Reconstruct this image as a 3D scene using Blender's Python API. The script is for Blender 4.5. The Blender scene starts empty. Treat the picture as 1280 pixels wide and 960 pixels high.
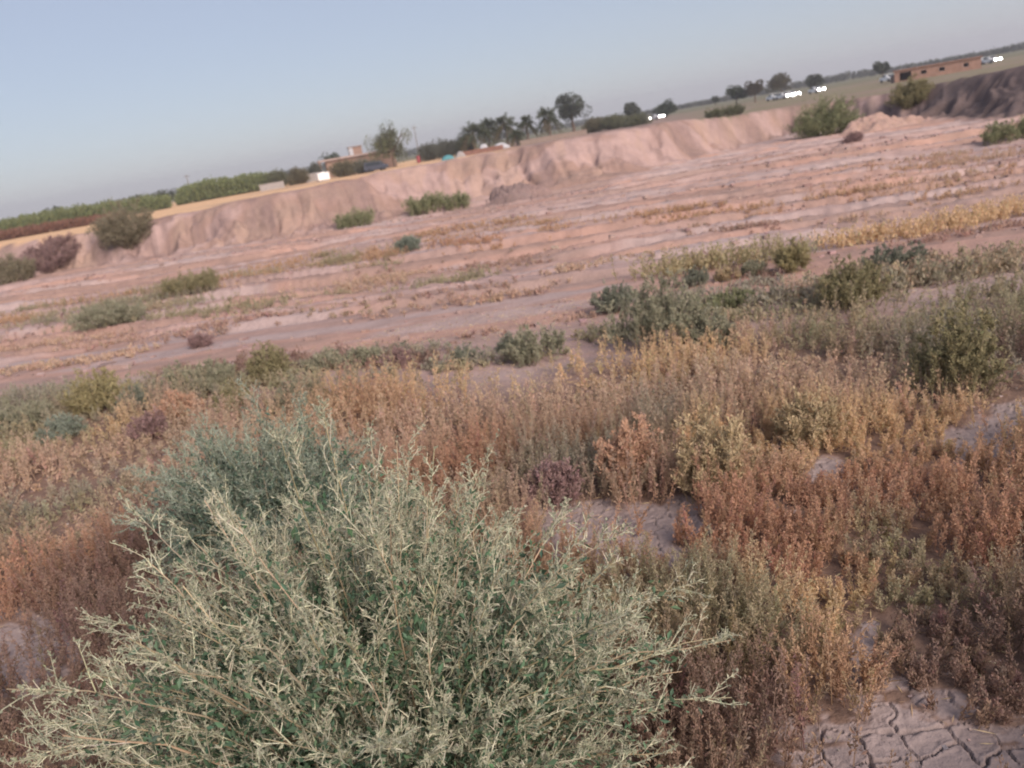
import bpy, math
import numpy as np
from mathutils import Matrix, Vector

rng = np.random.default_rng(11)
scene = bpy.context.scene
COL = scene.collection
PI = math.pi

# ------------------------------------------------------------------ camera
FPX, PITCH, ROLL, EYE = 1005.0, math.radians(17.0), math.radians(-9.9), 1.65
RM = (Matrix.Rotation(PI/2 - PITCH, 3, 'X') @ Matrix.Rotation(ROLL, 3, 'Z'))
R = np.array(RM)
cam = bpy.data.cameras.new('camera')
cam.sensor_width = 36.0
cam.lens = FPX/1280*36.0
cam.clip_start, cam.clip_end = 0.02, 9000.0
cam.dof.use_dof = True
cam.dof.focus_distance = 1.9
cam.dof.aperture_fstop = 4.4
co = bpy.data.objects.new('camera', cam)
co.matrix_world = Matrix.Translation((0, 0, EYE)) @ RM.to_4x4()
COL.objects.link(co)
scene.camera = co

def ray(px, py):
    d = R @ np.array([(px-640)/FPX, (480-py)/FPX, -1.0])
    return d/np.linalg.norm(d)

def pix_az(px, py):
    d = ray(px, py)
    return math.atan2(d[0], d[1])

def project(P):
    q = (P - np.array([0, 0, EYE])) @ R
    w = np.maximum(-q[:, 2], 1e-3)
    return 640 + FPX*q[:, 0]/w, 480 - FPX*q[:, 1]/w

# ------------------------------------------------------------------ noise
def _h(ix, iy, s):
    n = (ix.astype(np.int64)*374761393 + iy.astype(np.int64)*668265263 + s*1442695041) & 0x7fffffff
    n = ((n ^ (n >> 13))*1274126177) & 0x7fffffff
    n = n ^ (n >> 16)
    return (n & 0xffff)/65535.0

def vnoise(x, y, s=0):
    x = np.asarray(x, float); y = np.asarray(y, float)
    ix, iy = np.floor(x), np.floor(y)
    fx, fy = x-ix, y-iy
    fx = fx*fx*fx*(fx*(fx*6-15)+10); fy = fy*fy*fy*(fy*(fy*6-15)+10)
    ix = ix.astype(np.int64); iy = iy.astype(np.int64)
    a, b = _h(ix, iy, s), _h(ix+1, iy, s)
    c, d = _h(ix, iy+1, s), _h(ix+1, iy+1, s)
    return (a*(1-fx)+b*fx)*(1-fy) + (c*(1-fx)+d*fx)*fy

def fbm(x, y, s=0, o=4):
    t = 0; a = 0.5; n = 0
    for k in range(o):
        t = t + a*vnoise(x*2**k + 17.3*k, y*2**k - 9.1*k, s+k*7); n += a; a *= 0.5
    return t/n

def sm(a, b, x):
    t = np.clip((x-a)/(b-a), 0, 1)
    return t*t*(3-2*t)

def voro_edge(x, y, s=0):
    ix, iy = np.floor(x), np.floor(y)
    f1 = np.full(x.shape, 9.0); f2 = f1.copy()
    for dx in (-1, 0, 1):
        for dy in (-1, 0, 1):
            cx, cy = ix+dx, iy+dy
            jx = cx + 0.1 + 0.8*_h(cx.astype(np.int64), cy.astype(np.int64), s)
            jy = cy + 0.1 + 0.8*_h(cx.astype(np.int64), cy.astype(np.int64), s+3)
            d = np.hypot(x-jx, y-jy)
            m = d < f1
            f2 = np.where(m, f1, np.minimum(f2, d)); f1 = np.where(m, d, f1)
    return f2-f1

# ------------------------------------------------------------------ terrain
ZPIT, ZPLAIN = -0.8, -0.9
base_px = [(-150, 385), (0, 357), (170, 332), (330, 308), (440, 288), (540, 266), (640, 248), (740, 234), (820, 218),
           (900, 196), (985, 170), (1060, 165), (1130, 160), (1280, 153), (1420, 140)]
crest_px = [(-150, 330), (0, 303), (130, 288), (200, 273), (270, 257), (330, 245), (400, 231), (480, 214), (560, 201), (640, 184),
            (720, 170), (770, 164), (800, 158), (840, 149), (900, 148), (960, 138), (1000, 131), (1060, 125), (1130, 112), (1280, 82), (1420, 58)]
b_az, b_d = [], []
for p in base_px:
    d = ray(*p); t = (ZPIT-EYE)/d[2]
    b_az.append(math.atan2(d[0], d[1])); b_d.append(t*math.hypot(d[0], d[1]))
BW = 3.1
c_az, c_z, c_w = [], [], []
for p in crest_px:
    d = ray(*p); az = math.atan2(d[0], d[1])
    w = BW + 2.5*float(sm(980, 1080, p[0]))
    D = np.interp(az, b_az, b_d) + w
    c_az.append(az); c_w.append(w); c_z.append(EYE + D*d[2]/math.hypot(d[0], d[1]))

_ta = np.linspace(-1.2, 1.2, 1201)
_k = np.exp(-.5*(np.arange(-45, 46)/15.0)**2); _k /= _k.sum()
def _smooth(az, v):
    t = np.interp(_ta, az, v); t = np.pad(t, 45, mode='edge')
    return np.convolve(t, _k, 'valid')
b_d = _smooth(b_az, b_d); c_w = _smooth(c_az, c_w); c_z = _smooth(c_az, c_z); b_az = c_az = _ta

def strip_s(x, y):
    return y + 0.14*x

def height(x, y):
    x = np.asarray(x, float); y = np.asarray(y, float)
    r = np.hypot(x, y); az = np.arctan2(x, y)
    s = strip_s(x, y)
    pit = sm(7.6, 14.5, s)
    z = ZPIT*pit
    z = z + 0.04*(fbm(x/1.7, y/1.7, 3, 4)-0.5)*(1-pit) + 0.025*(fbm(x/.3, y/.3, 5, 3)-.5)
    # low worn ridges and furrows running along the pit floor
    inpit = sm(8.5, 11, s)
    w = s + 0.9*(fbm(x/9, s/5, 21, 3)-0.5)*2
    rid = fbm(x/16, w/1.1, 31, 3)
    stepn = np.abs(((w*0.8) % 1.0)-0.5)*2
    z = z + inpit*(0.17*(rid-0.5) + 0.17*sm(.44, .58, stepn)*sm(.35, .6, fbm(x/7, s/3, 41, 2)) + .05*(fbm(x/.9, w/.25, 43, 4)-.5)*sm(.4, .6, fbm(x/4, s/1.2, 47, 2)))
    z = z + inpit*(0.07*np.abs(fbm(x/.8, w/.35, 51, 3)-.5)*2 + .05*(fbm(x/.25, y/.2, 53, 3)-.5))
    # eroded bank round the pit
    Db = np.interp(az, b_az, b_d); zc = np.interp(az, c_az, c_z); bw = np.interp(az, c_az, c_w)
    al = az*30.0
    n1 = fbm(al/3.2, r*0.03, 61, 3)-.5
    flute = np.abs(fbm(al/.75+0.25*np.sin(r*2), r*0.35, 71, 4)-.5)*2
    rr = r - Db - .8*n1
    t = rr/bw
    talus = np.clip(t, 0, 1)
    prof = np.where(talus < .42, talus*0.72, np.where(talus < .86, .3024+(talus-.42)*1.54, .98+(talus-.86)*.143))
    prof = np.clip(.6*prof + .4*sm(-.05, 1.02, talus), 0, 1)*(t > 0)
    gul = 0.62*(0.5-flute)*(.3+1.3*vnoise(al/4, r*0, 73))*np.sin(np.clip(t*1.05, 0, 1)*PI)
    lip = 0.20*(fbm(al/1.2, r*.3, 81, 5)-.5)
    zbank = z + (zc + lip - z)*prof - gul*sm(0, .2, t)
    zbank = zbank + (0.34*(fbm(x/.8, y/.6, 91, 5)-.5) - .30*sm(.55, .68, fbm(x/1.5, y/.9, 93, 3)))*np.sin(np.clip(t, 0, 1)*PI)
    # plain behind the bank
    u = np.clip((r-Db-bw)/(112-Db-bw), 0, 1)
    zpl = zc + lip*(1-sm(0, .1, u)) + (ZPLAIN-zc)*(1-(1-u)**2) + 0.25*(fbm(x/25, y/25, 95, 3)-.5)*sm(.4, 1, u)
    z = np.where(t <= 0, z, np.where(t < 1, zbank, zpl))
    return z

def ground_at(px, py, rmax=400.0):
    d = ray(px, py)
    rs = np.concatenate([np.linspace(.6, 60, 6000), np.linspace(60, rmax, 3000)])
    hh = math.hypot(d[0], d[1])
    X, Y, Z = d[0]/hh*rs, d[1]/hh*rs, EYE + d[2]/hh*rs
    below = Z <= height(X, Y)
    i = int(np.argmax(below)) if below.any() else len(rs)-1
    return np.array([X[i], Y[i], float(height(X[i:i+1], Y[i:i+1])[0])])

def at_range(px, D, py=200):
    # a point on the plain at distance D in the direction of px (py on the horizon there)
    hy = 168 - (px-640)*0.1745
    az = pix_az(px, hy)
    x, y = D*math.sin(az), D*math.cos(az)
    return np.array([x, y, float(height(np.array([x]), np.array([y]))[0])])

# image-shaped lists of bare clay (centre px, half size px) laid onto the ground
bare = [(745, 676, 92, 44, 8), (830, 656, 74, 30, -4), (790, 690, 60, 30, 0), (690, 640, 40, 14, 0), (1240, 550, 62, 34, -6), (1280, 528, 50, 30, 0), (10, 818, 92, 48, -6), (1150, 990, 205, 122, 8), (1035, 590, 24, 20, 0), (1075, 820, 18, 44, 20)]
def bare_mask(px, py):
    m = np.zeros(px.shape)
    for cx, cy, a, b, ang in bare:
        c, s = math.cos(math.radians(ang)), math.sin(math.radians(ang))
        dx, dy = px-cx, py-cy
        u, v = (dx*c+dy*s)/a, (-dx*s+dy*c)/b
        q = np.sqrt(u*u+v*v) + 1.15*(fbm(px/34, py/15, 7, 4)-.5)
        m = np.maximum(m, 1-sm(.8, 1.08, q))
    return m

edge_px = [(-60, 512), (0, 510), (120, 504), (300, 492), (430, 490), (560, 500), (650, 492), (720, 472), (800, 458), (880, 436), (1000, 415), (1100, 392), (1200, 380), (1340, 365)]
_eg = np.array([ground_at(*p_) for p_ in edge_px])
def meadow_edge(x, y):
    return np.interp(np.arctan2(x, y), np.arctan2(_eg[:, 0], _eg[:, 1]), _eg[:, 1])

# ------------------------------------------------------------------ materials
def new_mat(name):
    m = bpy.data.materials.new(name); m.use_nodes = True
    nt = m.node_tree
    b = nt.nodes['Principled BSDF']
    return m, nt, b

def set_spec(b, v):
    for k in ('Specular IOR Level', 'Specular'):
        if k in b.inputs:
            b.inputs[k].default_value = v; return

def leaf_mat(name, trans=0.25, rough=0.85):
    m, nt, b = new_mat(name)
    at = nt.nodes.new('ShaderNodeAttribute'); at.attribute_name = 'Col'
    tc = nt.nodes.new('ShaderNodeTexCoord'); no = nt.nodes.new('ShaderNodeTexNoise')
    no.inputs['Scale'].default_value = 14.0
    nt.links.new(tc.outputs['Object'], no.inputs['Vector'])
    mr = nt.nodes.new('ShaderNodeMapRange'); mr.inputs['To Min'].default_value = .8; mr.inputs['To Max'].default_value = 1.2
    nt.links.new(no.outputs[0], mr.inputs['Value'])
    mx = nt.nodes.new('ShaderNodeVectorMath'); mx.operation = 'SCALE'
    nt.links.new(at.outputs['Color'], mx.inputs[0]); nt.links.new(mr.outputs['Result'], mx.inputs['Scale'])
    nt.links.new(mx.outputs[0], b.inputs['Base Color'])
    b.inputs['Roughness'].default_value = rough; set_spec(b, .15)
    if trans > 0:
        tr = nt.nodes.new('ShaderNodeBsdfTranslucent'); ms = nt.nodes.new('ShaderNodeMixShader')
        ms.inputs[0].default_value = trans
        nt.links.new(mx.outputs[0], tr.inputs['Color'])
        nt.links.new(b.outputs[0], ms.inputs[1]); nt.links.new(tr.outputs[0], ms.inputs[2])
        nt.links.new(ms.outputs[0], nt.nodes['Material Output'].inputs['Surface'])
    return m

def plain_mat(name, col, rough=.8, var=.15, scale=6.0, spec=.2, metal=0.0, bump=0.0, col2=None):
    m, nt, b = new_mat(name)
    tc = nt.nodes.new('ShaderNodeTexCoord'); no = nt.nodes.new('ShaderNodeTexNoise')
    no.inputs['Scale'].default_value = scale; no.inputs['Detail'].default_value = 6.0
    nt.links.new(tc.outputs['Object'], no.inputs['Vector'])
    cr = nt.nodes.new('ShaderNodeValToRGB')
    c2 = col2 or tuple(min(1, c*(1+var)) for c in col)
    cr.color_ramp.elements[0].position = .3; cr.color_ramp.elements[1].position = .7
    cr.color_ramp.elements[0].color = (*[c*(1-var) for c in col], 1); cr.color_ramp.elements[1].color = (*c2, 1)
    nt.links.new(no.outputs[0], cr.inputs[0]); nt.links.new(cr.outputs[0], b.inputs['Base Color'])
    b.inputs['Roughness'].default_value = rough; b.inputs['Metallic'].default_value = metal; set_spec(b, spec)
    if bump:
        bp = nt.nodes.new('ShaderNodeBump'); bp.inputs['Strength'].default_value = bump; bp.inputs['Distance'].default_value = .05
        nt.links.new(no.outputs[0], bp.inputs['Height']); nt.links.new(bp.outputs[0], b.inputs['Normal'])
    return m

def soil_mat():
    m, nt, b = new_mat('soil')
    at = nt.nodes.new('ShaderNodeAttribute'); at.attribute_name = 'Col'
    tc = nt.nodes.new('ShaderNodeTexCoord')
    n1 = nt.nodes.new('ShaderNodeTexNoise'); n1.inputs['Scale'].default_value = 2.2; n1.inputs['Detail'].default_value = 8.0
    n1.inputs['Roughness'].default_value = .65
    n2 = nt.nodes.new('ShaderNodeTexNoise'); n2.inputs['Scale'].default_value = 38.0; n2.inputs['Detail'].default_value = 6.0
    for n in (n1, n2): nt.links.new(tc.outputs['Object'], n.inputs['Vector'])
    r1 = nt.nodes.new('ShaderNodeMapRange'); r1.inputs['From Min'].default_value = .3; r1.inputs['From Max'].default_value = .7
    r1.inputs['To Min'].default_value = .86; r1.inputs['To Max'].default_value = 1.13
    nt.links.new(n1.outputs[0], r1.inputs['Value'])
    r2 = nt.nodes.new('ShaderNodeMapRange'); r2.inputs['From Min'].default_value = .3; r2.inputs['From Max'].default_value = .7
    r2.inputs['To Min'].default_value = .9; r2.inputs['To Max'].default_value = 1.1
    nt.links.new(n2.outputs[0], r2.inputs['Value'])
    ml = nt.nodes.new('ShaderNodeMath'); ml.operation = 'MULTIPLY'
    nt.links.new(r1.outputs[0], ml.inputs[0]); nt.links.new(r2.outputs[0], ml.inputs[1])
    mx = nt.nodes.new('ShaderNodeVectorMath'); mx.operation = 'SCALE'
    nt.links.new(at.outputs['Color'], mx.inputs[0]); nt.links.new(ml.outputs[0], mx.inputs['Scale'])
    nt.links.new(mx.outputs[0], b.inputs['Base Color'])
    b.inputs['Roughness'].default_value = .95; set_spec(b, .1)
    add = nt.nodes.new('ShaderNodeMath'); add.operation = 'MULTIPLY_ADD'; add.inputs[1].default_value = .25
    nt.links.new(n2.outputs[0], add.inputs[0]); nt.links.new(n1.outputs[0], add.inputs[2])
    bp = nt.nodes.new('ShaderNodeBump'); bp.inputs['Strength'].default_value = .6; bp.inputs['Distance'].default_value = .06
    nt.links.new(add.outputs[0], bp.inputs['Height']); nt.links.new(bp.outputs[0], b.inputs['Normal'])
    return m

M_SOIL = soil_mat()
M_LEAF = leaf_mat('foliage', .2)
M_GRASS = leaf_mat('dry_straw', .4)
M_STEM = leaf_mat('woody_stem', 0.0)

# ------------------------------------------------------------------ mesh building
class MB:
    """collects vertex arrays, quads and vertex colours of one mesh"""
    def __init__(s):
        s.v, s.q, s.c, s.n = [], [], [], 0
    def add(s, v, q, c):
        v = np.asarray(v, np.float32).reshape(-1, 3); q = np.asarray(q, np.int64).reshape(-1, 4)
        c = np.asarray(c, np.float32)
        if c.ndim == 1: c = np.tile(c, (len(v), 1))
        s.v.append(v); s.q.append(q+s.n); s.c.append(c); s.n += len(v)
        return s
    def build(s, name, mat, parent=None, smooth=False, loc=None):
        v = np.concatenate(s.v); q = np.concatenate(s.q); c = np.concatenate(s.c)
        if loc is not None: v = v - np.asarray(loc, np.float32)
        me = bpy.data.meshes.new(name)
        me.vertices.add(len(v)); me.vertices.foreach_set('co', v.ravel())
        me.loops.add(q.size); me.loops.foreach_set('vertex_index', q.ravel().astype(np.int32))
        me.polygons.add(len(q)); me.polygons.foreach_set('loop_start', np.arange(0, q.size, 4, dtype=np.int32))
        me.polygons.foreach_set('loop_total', np.full(len(q), 4, np.int32))
        me.polygons.foreach_set('use_smooth', np.full(len(q), bool(smooth)))
        a = me.attributes.new('Col', 'FLOAT_COLOR', 'POINT')
        a.data.foreach_set('color', np.concatenate([c, np.ones((len(c), 1), np.float32)], 1).ravel())
        me.materials.append(mat)
        me.update(calc_edges=True); me.validate()
        o = bpy.data.objects.new(name, me); COL.objects.link(o)
        if loc is not None: o.location = [float(k) for k in loc]
        if parent is not None:
            o.parent = parent
            if loc is not None: o.location = (0, 0, 0)
        return o

def tag(o, label=None, cat=None, group=None, kind=None):
    if label: o['label'] = label
    if cat: o['category'] = cat
    if group: o['group'] = group
    if kind: o['kind'] = kind
    return o

def empty(name, loc, rz=0.0):
    o = bpy.data.objects.new(name, None); COL.objects.link(o)
    o.location = [float(k) for k in loc]; o.rotation_euler = (0, 0, rz); o.empty_display_size = .2
    return o

def unit(v):
    return v/np.maximum(np.linalg.norm(v, axis=-1, keepdims=True), 1e-9)

def randdir(n):
    return unit(rng.normal(size=(n, 3)))

def perp(d):
    r = randdir(len(d)); return unit(np.cross(d, r))

def tubes(paths, radii, sides=3):
    """paths N,S,3; radii N,S -> verts, quads"""
    N, S, _ = paths.shape
    d = unit(paths[:, -1]-paths[:, 0]); u = perp(d); w = np.cross(d, u)
    ang = np.arange(sides)/sides*2*PI
    ring = u[:, None, :]*np.cos(ang)[None, :, None] + w[:, None, :]*np.sin(ang)[None, :, None]
    v = paths[:, :, None, :] + ring[:, None]*radii[:, :, None, None]
    idx = np.arange(N*S*sides).reshape(N, S, sides)
    a = idx[:, :-1]; b = idx[:, 1:]
    q = np.stack([a, np.roll(a, -1, 2), np.roll(b, -1, 2), b], -1)
    return v.reshape(-1, 3), q.reshape(-1, 4)

def leaves(p, d, L, W, bend=0.0):
    """diamond leaves: base p, direction d, lengths, widths"""
    n = len(p); s = perp(d)
    L = np.broadcast_to(L, n)[:, None]; W = np.broadcast_to(W, n)[:, None]
    nrm = np.cross(d, s)
    mid = p + d*L*.5 + nrm*L*bend
    v = np.stack([p, mid+s*W*.5, p+d*L, mid-s*W*.5], 1)
    return v.reshape(-1, 3), np.arange(n*4).reshape(n, 4)

def grow(start, d, L, nseg, curl, up=0.0):
    """curved paths: start N,3, direction N,3, lengths N"""
    pts = [start]; cur = d.copy()
    step = (L/nseg)[:, None]
    bend = rng.normal(size=d.shape)*curl
    for k in range(nseg):
        cur = unit(cur + bend*.5 + rng.normal(size=d.shape)*curl*.6 + np.array([0, 0, up]))
        pts.append(pts[-1] + cur*step)
    return np.stack(pts, 1)

def along(paths, idx, t):
    S = paths.shape[1]-1
    f = np.clip(t*S, 0, S-1e-4); k = f.astype(int); f = (f-k)[:, None]
    a = paths[idx, k]; b = paths[idx, k+1]
    return a*(1-f)+b*f, unit(b-a)

def side_dirs(tan, lo, hi):
    a = rng.uniform(lo, hi, len(tan))[:, None]
    return unit(tan*np.cos(a) + perp(tan)*np.sin(a))

def jitcol(c, n, v=.18, h=.06):
    c = np.asarray(c, float)
    k = np.exp(rng.normal(size=(n, 1))*v)
    return np.clip(c*k*(1+rng.normal(size=(n, 3))*h), .005, .95)

def rep4(c): return np.repeat(c, 4, 0)

def boxv(x0, x1, y0, y1, z0, z1):
    v = np.array([[x0, y0, z0], [x1, y0, z0], [x1, y1, z0], [x0, y1, z0], [x0, y0, z1], [x1, y0, z1], [x1, y1, z1], [x0, y1, z1]])
    q = np.array([[0, 3, 2, 1], [4, 5, 6, 7], [0, 1, 5, 4], [1, 2, 6, 5], [2, 3, 7, 6], [3, 0, 4, 7]])
    return v, q

W1 = (1, 1, 1)
def box_part(name, dims_list, mat, parent, bevel=0.0):
    mb = MB()
    for b in dims_list:
        v, q = boxv(*b); mb.add(v, q, W1)
    o = mb.build(name, mat, parent)
    if bevel:
        md = o.modifiers.new('Bevel', 'BEVEL'); md.width = bevel; md.segments = 2
    return o

# ------------------------------------------------------------------ ground sheet
fine_az = np.radians(np.arange(-42, 42.01, .11))
side = np.radians(np.concatenate([np.arange(-180, -42, 3.0), ]))
side2 = np.radians(np.arange(45, 180, 3.0))
AZ = np.concatenate([side, fine_az, side2])
def geo(a, b, k):
    n = int(math.log(b/a)/math.log(1+k)); return np.geomspace(a, b, n, endpoint=False)
RR = np.concatenate([geo(.04, 1.15, .08), geo(1.15, 4.2, .0032), geo(4.2, 25.5, .0055), np.arange(25.5, 40, .055), geo(40, 130, .02), geo(130, 5000, .07), [5000.]])
A, RD = np.meshgrid(AZ, RR)
X = RD*np.sin(A); Y = RD*np.cos(A)
Z = height(X, Y)
front = (np.abs(A) < 1.0) & (RD < 7)
PXx, PYy = project(np.stack([X, Y, Z], -1).reshape(-1, 3))
PXx = PXx.reshape(X.shape); PYy = PYy.reshape(X.shape)
bm = np.where((Y > .3) & (RD < 9), bare_mask(PXx, PYy), 0.0)
# cracked crust on the bare clay: warped cells with sunk joints
wx = X + .09*(fbm(X*9, Y*9, 201, 3)-.5); wy = Y + .09*(fbm(X*9, Y*9, 202, 3)-.5)
cell = np.ones(X.shape)
nearm = (bm > .02)
cell[nearm] = voro_edge(wx[nearm]/.095, wy[nearm]/.115, 77)
fine = np.ones(X.shape)
fine[nearm] = voro_edge(wx[nearm]/.055, wy[nearm]/.055, 78)
crk = .035+.03*vnoise(X*6, Y*6, 81)
depth = sm(1.0, .35, cell/crk)*.020*(.4+.9*vnoise(X*5, Y*5, 80)) - .004*sm(.30, .09, cell)*(cell > crk) + sm(.05, 0, fine)*.004*vnoise(X*4, Y*4, 79)
Z = Z - depth*bm + bm*.012*(fbm(X/.12, Y/.12, 205, 3)-.5)
# soil colours (mineral and litter, per place), plus shade painted on the bank
S_ = strip_s(X, Y)
azg = A; Dbg = np.interp(A, b_az, b_d); bwg = np.interp(A, c_az, c_w)
tb = (RD-Dbg)/bwg
C_PIT = np.array([.365, .262, .238]); C_PINK = np.array([.40, .255, .207]); C_PALE = np.array([.38, .30, .285])
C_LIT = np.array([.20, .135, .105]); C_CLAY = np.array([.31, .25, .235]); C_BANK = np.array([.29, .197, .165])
C_STRAW = np.array([.66, .43, .25]); C_FIELD = np.array([.22, .19, .125]); C_SHADE = np.array([.115, .09, .088]); C_DIRT = np.array([.27, .195, .165])
n_a = fbm(X/9, S_/1.1, 301, 4); n_b = fbm(X/3.5, S_/.7, 305, 4)
def mix(a, b, t): return a*(1-t[..., None]) + b*t[..., None]
base = np.broadcast_to(C_PIT, X.shape+(3,)).copy()
base = mix(base, C_PINK, sm(.45, .62, n_a))
base = mix(base, C_PALE, sm(.54, .68, n_b)*.8)
base = mix(base, C_DIRT, sm(.5, .34, n_b)*.55)
nearveg = 1-sm(-.7, .5, Y - np.interp(A, np.arctan2(_eg[:, 0], _eg[:, 1]), _eg[:, 1]) + 1.6*(fbm(X/2.5, Y/2.5, 309, 3)-.5))
base = mix(base, C_LIT, nearveg*(1-bm))
base = mix(base, C_CLAY, bm)
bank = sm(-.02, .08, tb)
nb = fbm(A*30/2.5, RD*1.2, 311, 4)  # mottling and streaks: strata tones, also painting in shade of the bank's dents
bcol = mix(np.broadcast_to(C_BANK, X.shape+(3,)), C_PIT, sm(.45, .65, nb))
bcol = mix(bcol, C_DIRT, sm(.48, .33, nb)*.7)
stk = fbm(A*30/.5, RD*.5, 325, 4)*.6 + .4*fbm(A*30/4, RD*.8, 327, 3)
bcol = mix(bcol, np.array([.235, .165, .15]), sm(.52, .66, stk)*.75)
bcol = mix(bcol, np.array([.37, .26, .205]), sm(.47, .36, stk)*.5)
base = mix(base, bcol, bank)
plain = sm(.97, 1.08, tb + .25*(fbm(A*30/2, RD*.3, 313, 3)-.5))
az560 = pix_az(600, 175); az820 = pix_az(830, 135)
leftm = 1-sm(az560-.05, az560+.06, A)
rightm = sm(az820-.02, az820+.06, A)
nf = fbm(X/30, Y/8, 315, 4)
pc = mix(np.broadcast_to(C_DIRT, X.shape+(3,)), C_STRAW, leftm*sm(.1, .35, nf))
pc = mix(pc, C_FIELD, rightm*sm(.25, .5, nf))
pc = mix(pc, np.array([.17, .16, .10]), sm(230, 330, RD))
base = mix(base, pc, plain)
rgt_shade = sm(pix_az(1080, 140), pix_az(1190, 130), A + .05*(fbm(X/3, Y/3, 317, 3)-.5))*(1-plain)*sm(.0, .25, tb)
base = mix(base, C_SHADE, rgt_shade*.95)  # shaded side of the right-hand slope, painted into the ground colour
nr, na = X.shape
verts = np.stack([X, Y, Z], -1).reshape(-1, 3)
idx = np.arange(nr*na).reshape(nr, na)
a = idx[:-1, :]; b = np.roll(idx, -1, 1)[:-1, :]; c = np.roll(idx, -1, 1)[1:, :]; d = idx[1:, :]
quads = np.stack([a, b, c, d], -1).reshape(-1, 4)
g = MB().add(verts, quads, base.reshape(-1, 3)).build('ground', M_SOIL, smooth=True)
tag(g, 'pinkish bare earth with an eroded bank round the hollow', None, kind='structure')
del X, Y, Z, A, RD, base, verts, quads, bcol, pc

# ------------------------------------------------------------------ dry grass
STRAW = (.76, .54, .30); RUST = (.60, .345, .215); TAN = (.64, .455, .32); OLIVE = (.43, .38, .235)
SAGE = (.40, .36, .27); DARK = (.34, .225, .175); ORG = (.62, .40, .24); PINK = (.54, .36, .28); YEL = (.50, .42, .23)
def _dull(c, k=.13):
    l = .3*c[0]+.55*c[1]+.15*c[2]
    return tuple(1.08*(v_*(1-k)+l*k) for v_ in c)
STRAW, RUST, TAN, OLIVE, SAGE, DARK, ORG, PINK, YEL = [_dull(c_) for c_ in (STRAW, RUST, TAN, OLIVE, SAGE, DARK, ORG, PINK, YEL)]
ctrl = [(60, 560, OLIVE), (60, 650, OLIVE), (20, 600, TAN), (180, 600, TAN), (150, 720, DARK), (110, 620, SAGE), (40, 740, RUST), (40, 860, DARK), (300, 520, TAN), (230, 510, PINK),
        (120, 540, STRAW), (230, 640, TAN), (500, 515, ORG), (560, 500, STRAW), (560, 560, TAN), (640, 540, TAN), (620, 580, RUST), (700, 470, STRAW), (800, 470, STRAW), (870, 465, STRAW),
        (740, 540, TAN), (800, 540, SAGE), (900, 560, STRAW), (860, 530, TAN), (1000, 470, TAN), (950, 430, TAN), (1000, 550, STRAW), (1060, 520, TAN), (1100, 430, OLIVE), (1200, 420, OLIVE),
        (1260, 390, OLIVE), (1180, 460, SAGE), (1270, 460, DARK), (1150, 540, STRAW), (1230, 590, ORG), (1100, 620, RUST), (950, 660, RUST), (850, 690, RUST),
        (1000, 720, RUST), (1150, 700, OLIVE), (1250, 700, RUST), (1000, 790, STRAW), (950, 800, OLIVE), (1050, 860, ORG), (1200, 800, DARK), (1250, 880, DARK),
        (880, 760, OLIVE), (940, 900, DARK), (600, 475, OLIVE), (440, 490, OLIVE), (350, 495, SAGE), (270, 500, OLIVE), (200, 500, OLIVE), (100, 512, OLIVE), (20, 525, SAGE), (150, 520, SAGE), (720, 600, SAGE), (820, 600, TAN), (1130, 770, OLIVE), (1060, 760, STRAW)]
cP = np.array([ground_at(q[0], q[1]) for q in ctrl]); cC = np.array([q[2] for q in ctrl])
cL = np.stack([np.log(np.hypot(cP[:, 0], cP[:, 1]))*1.6, np.arctan2(cP[:, 0], cP[:, 1])], 1)

def grass_col(x, y):
    q = np.stack([np.log(np.hypot(x, y))*1.6, np.arctan2(x, y)], 1)
    q = q + .09*(np.stack([fbm(x/.5, y/.5, 401, 3), fbm(x/.5, y/.5, 405, 3)], 1)-.5)*2
    w = 1/(((q[:, None]-cL[None])**2).sum(-1)+.0006)**2
    return (w[..., None]*cC[None]).sum(1)/w.sum(1)[:, None]

def stalks(P, H, C, K, leaf, lean=(.06, 0, 0), spread=.013, stem_r=.0012):
    """upright fuzzy spikes: stem plus K short leaf/fruit scales each"""
    n = len(P)
    d = unit(np.array([lean[0], lean[1], 1.0]) + rng.normal(size=(n, 3))*np.array([.24, .24, 0]))
    paths = grow(P - np.array([0, 0, .01]), d, H, 3, .05)
    mb = MB()
    rad = np.array([1.6, 1.1, .8, .4])[None]*stem_r*np.ones((n, 1))
    v, q = tubes(paths, rad, 3); mb.add(v, q, np.repeat(C*.9, 12, 0))
    i = np.repeat(np.arange(n), K); t = rng.uniform(.16, 1.0, n*K)
    p, tan = along(paths, i, t)
    dd = side_dirs(tan, .2, 1.15)
    sc = (1.2-.55*t)*rng.uniform(.6, 1.4, n*K)
    p = p + perp(tan)*(spread*rng.uniform(0, 1, n*K)*(1.15-.5*t))[:, None]
    v, q = leaves(p, dd, leaf*sc, leaf*.42*sc, .1)
    mb.add(v, q, rep4(jitcol(1, n*K, .2, .05)*C[i]))
    return mb

def scatter(r0, r1, az0, az1, dens):
    n = int(dens*(r1*r1-r0*r0)/2*(az1-az0))
    r = np.sqrt(rng.uniform(r0*r0, r1*r1, n)); a = rng.uniform(az0, az1, n)
    return r*np.sin(a), r*np.cos(a)

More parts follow.
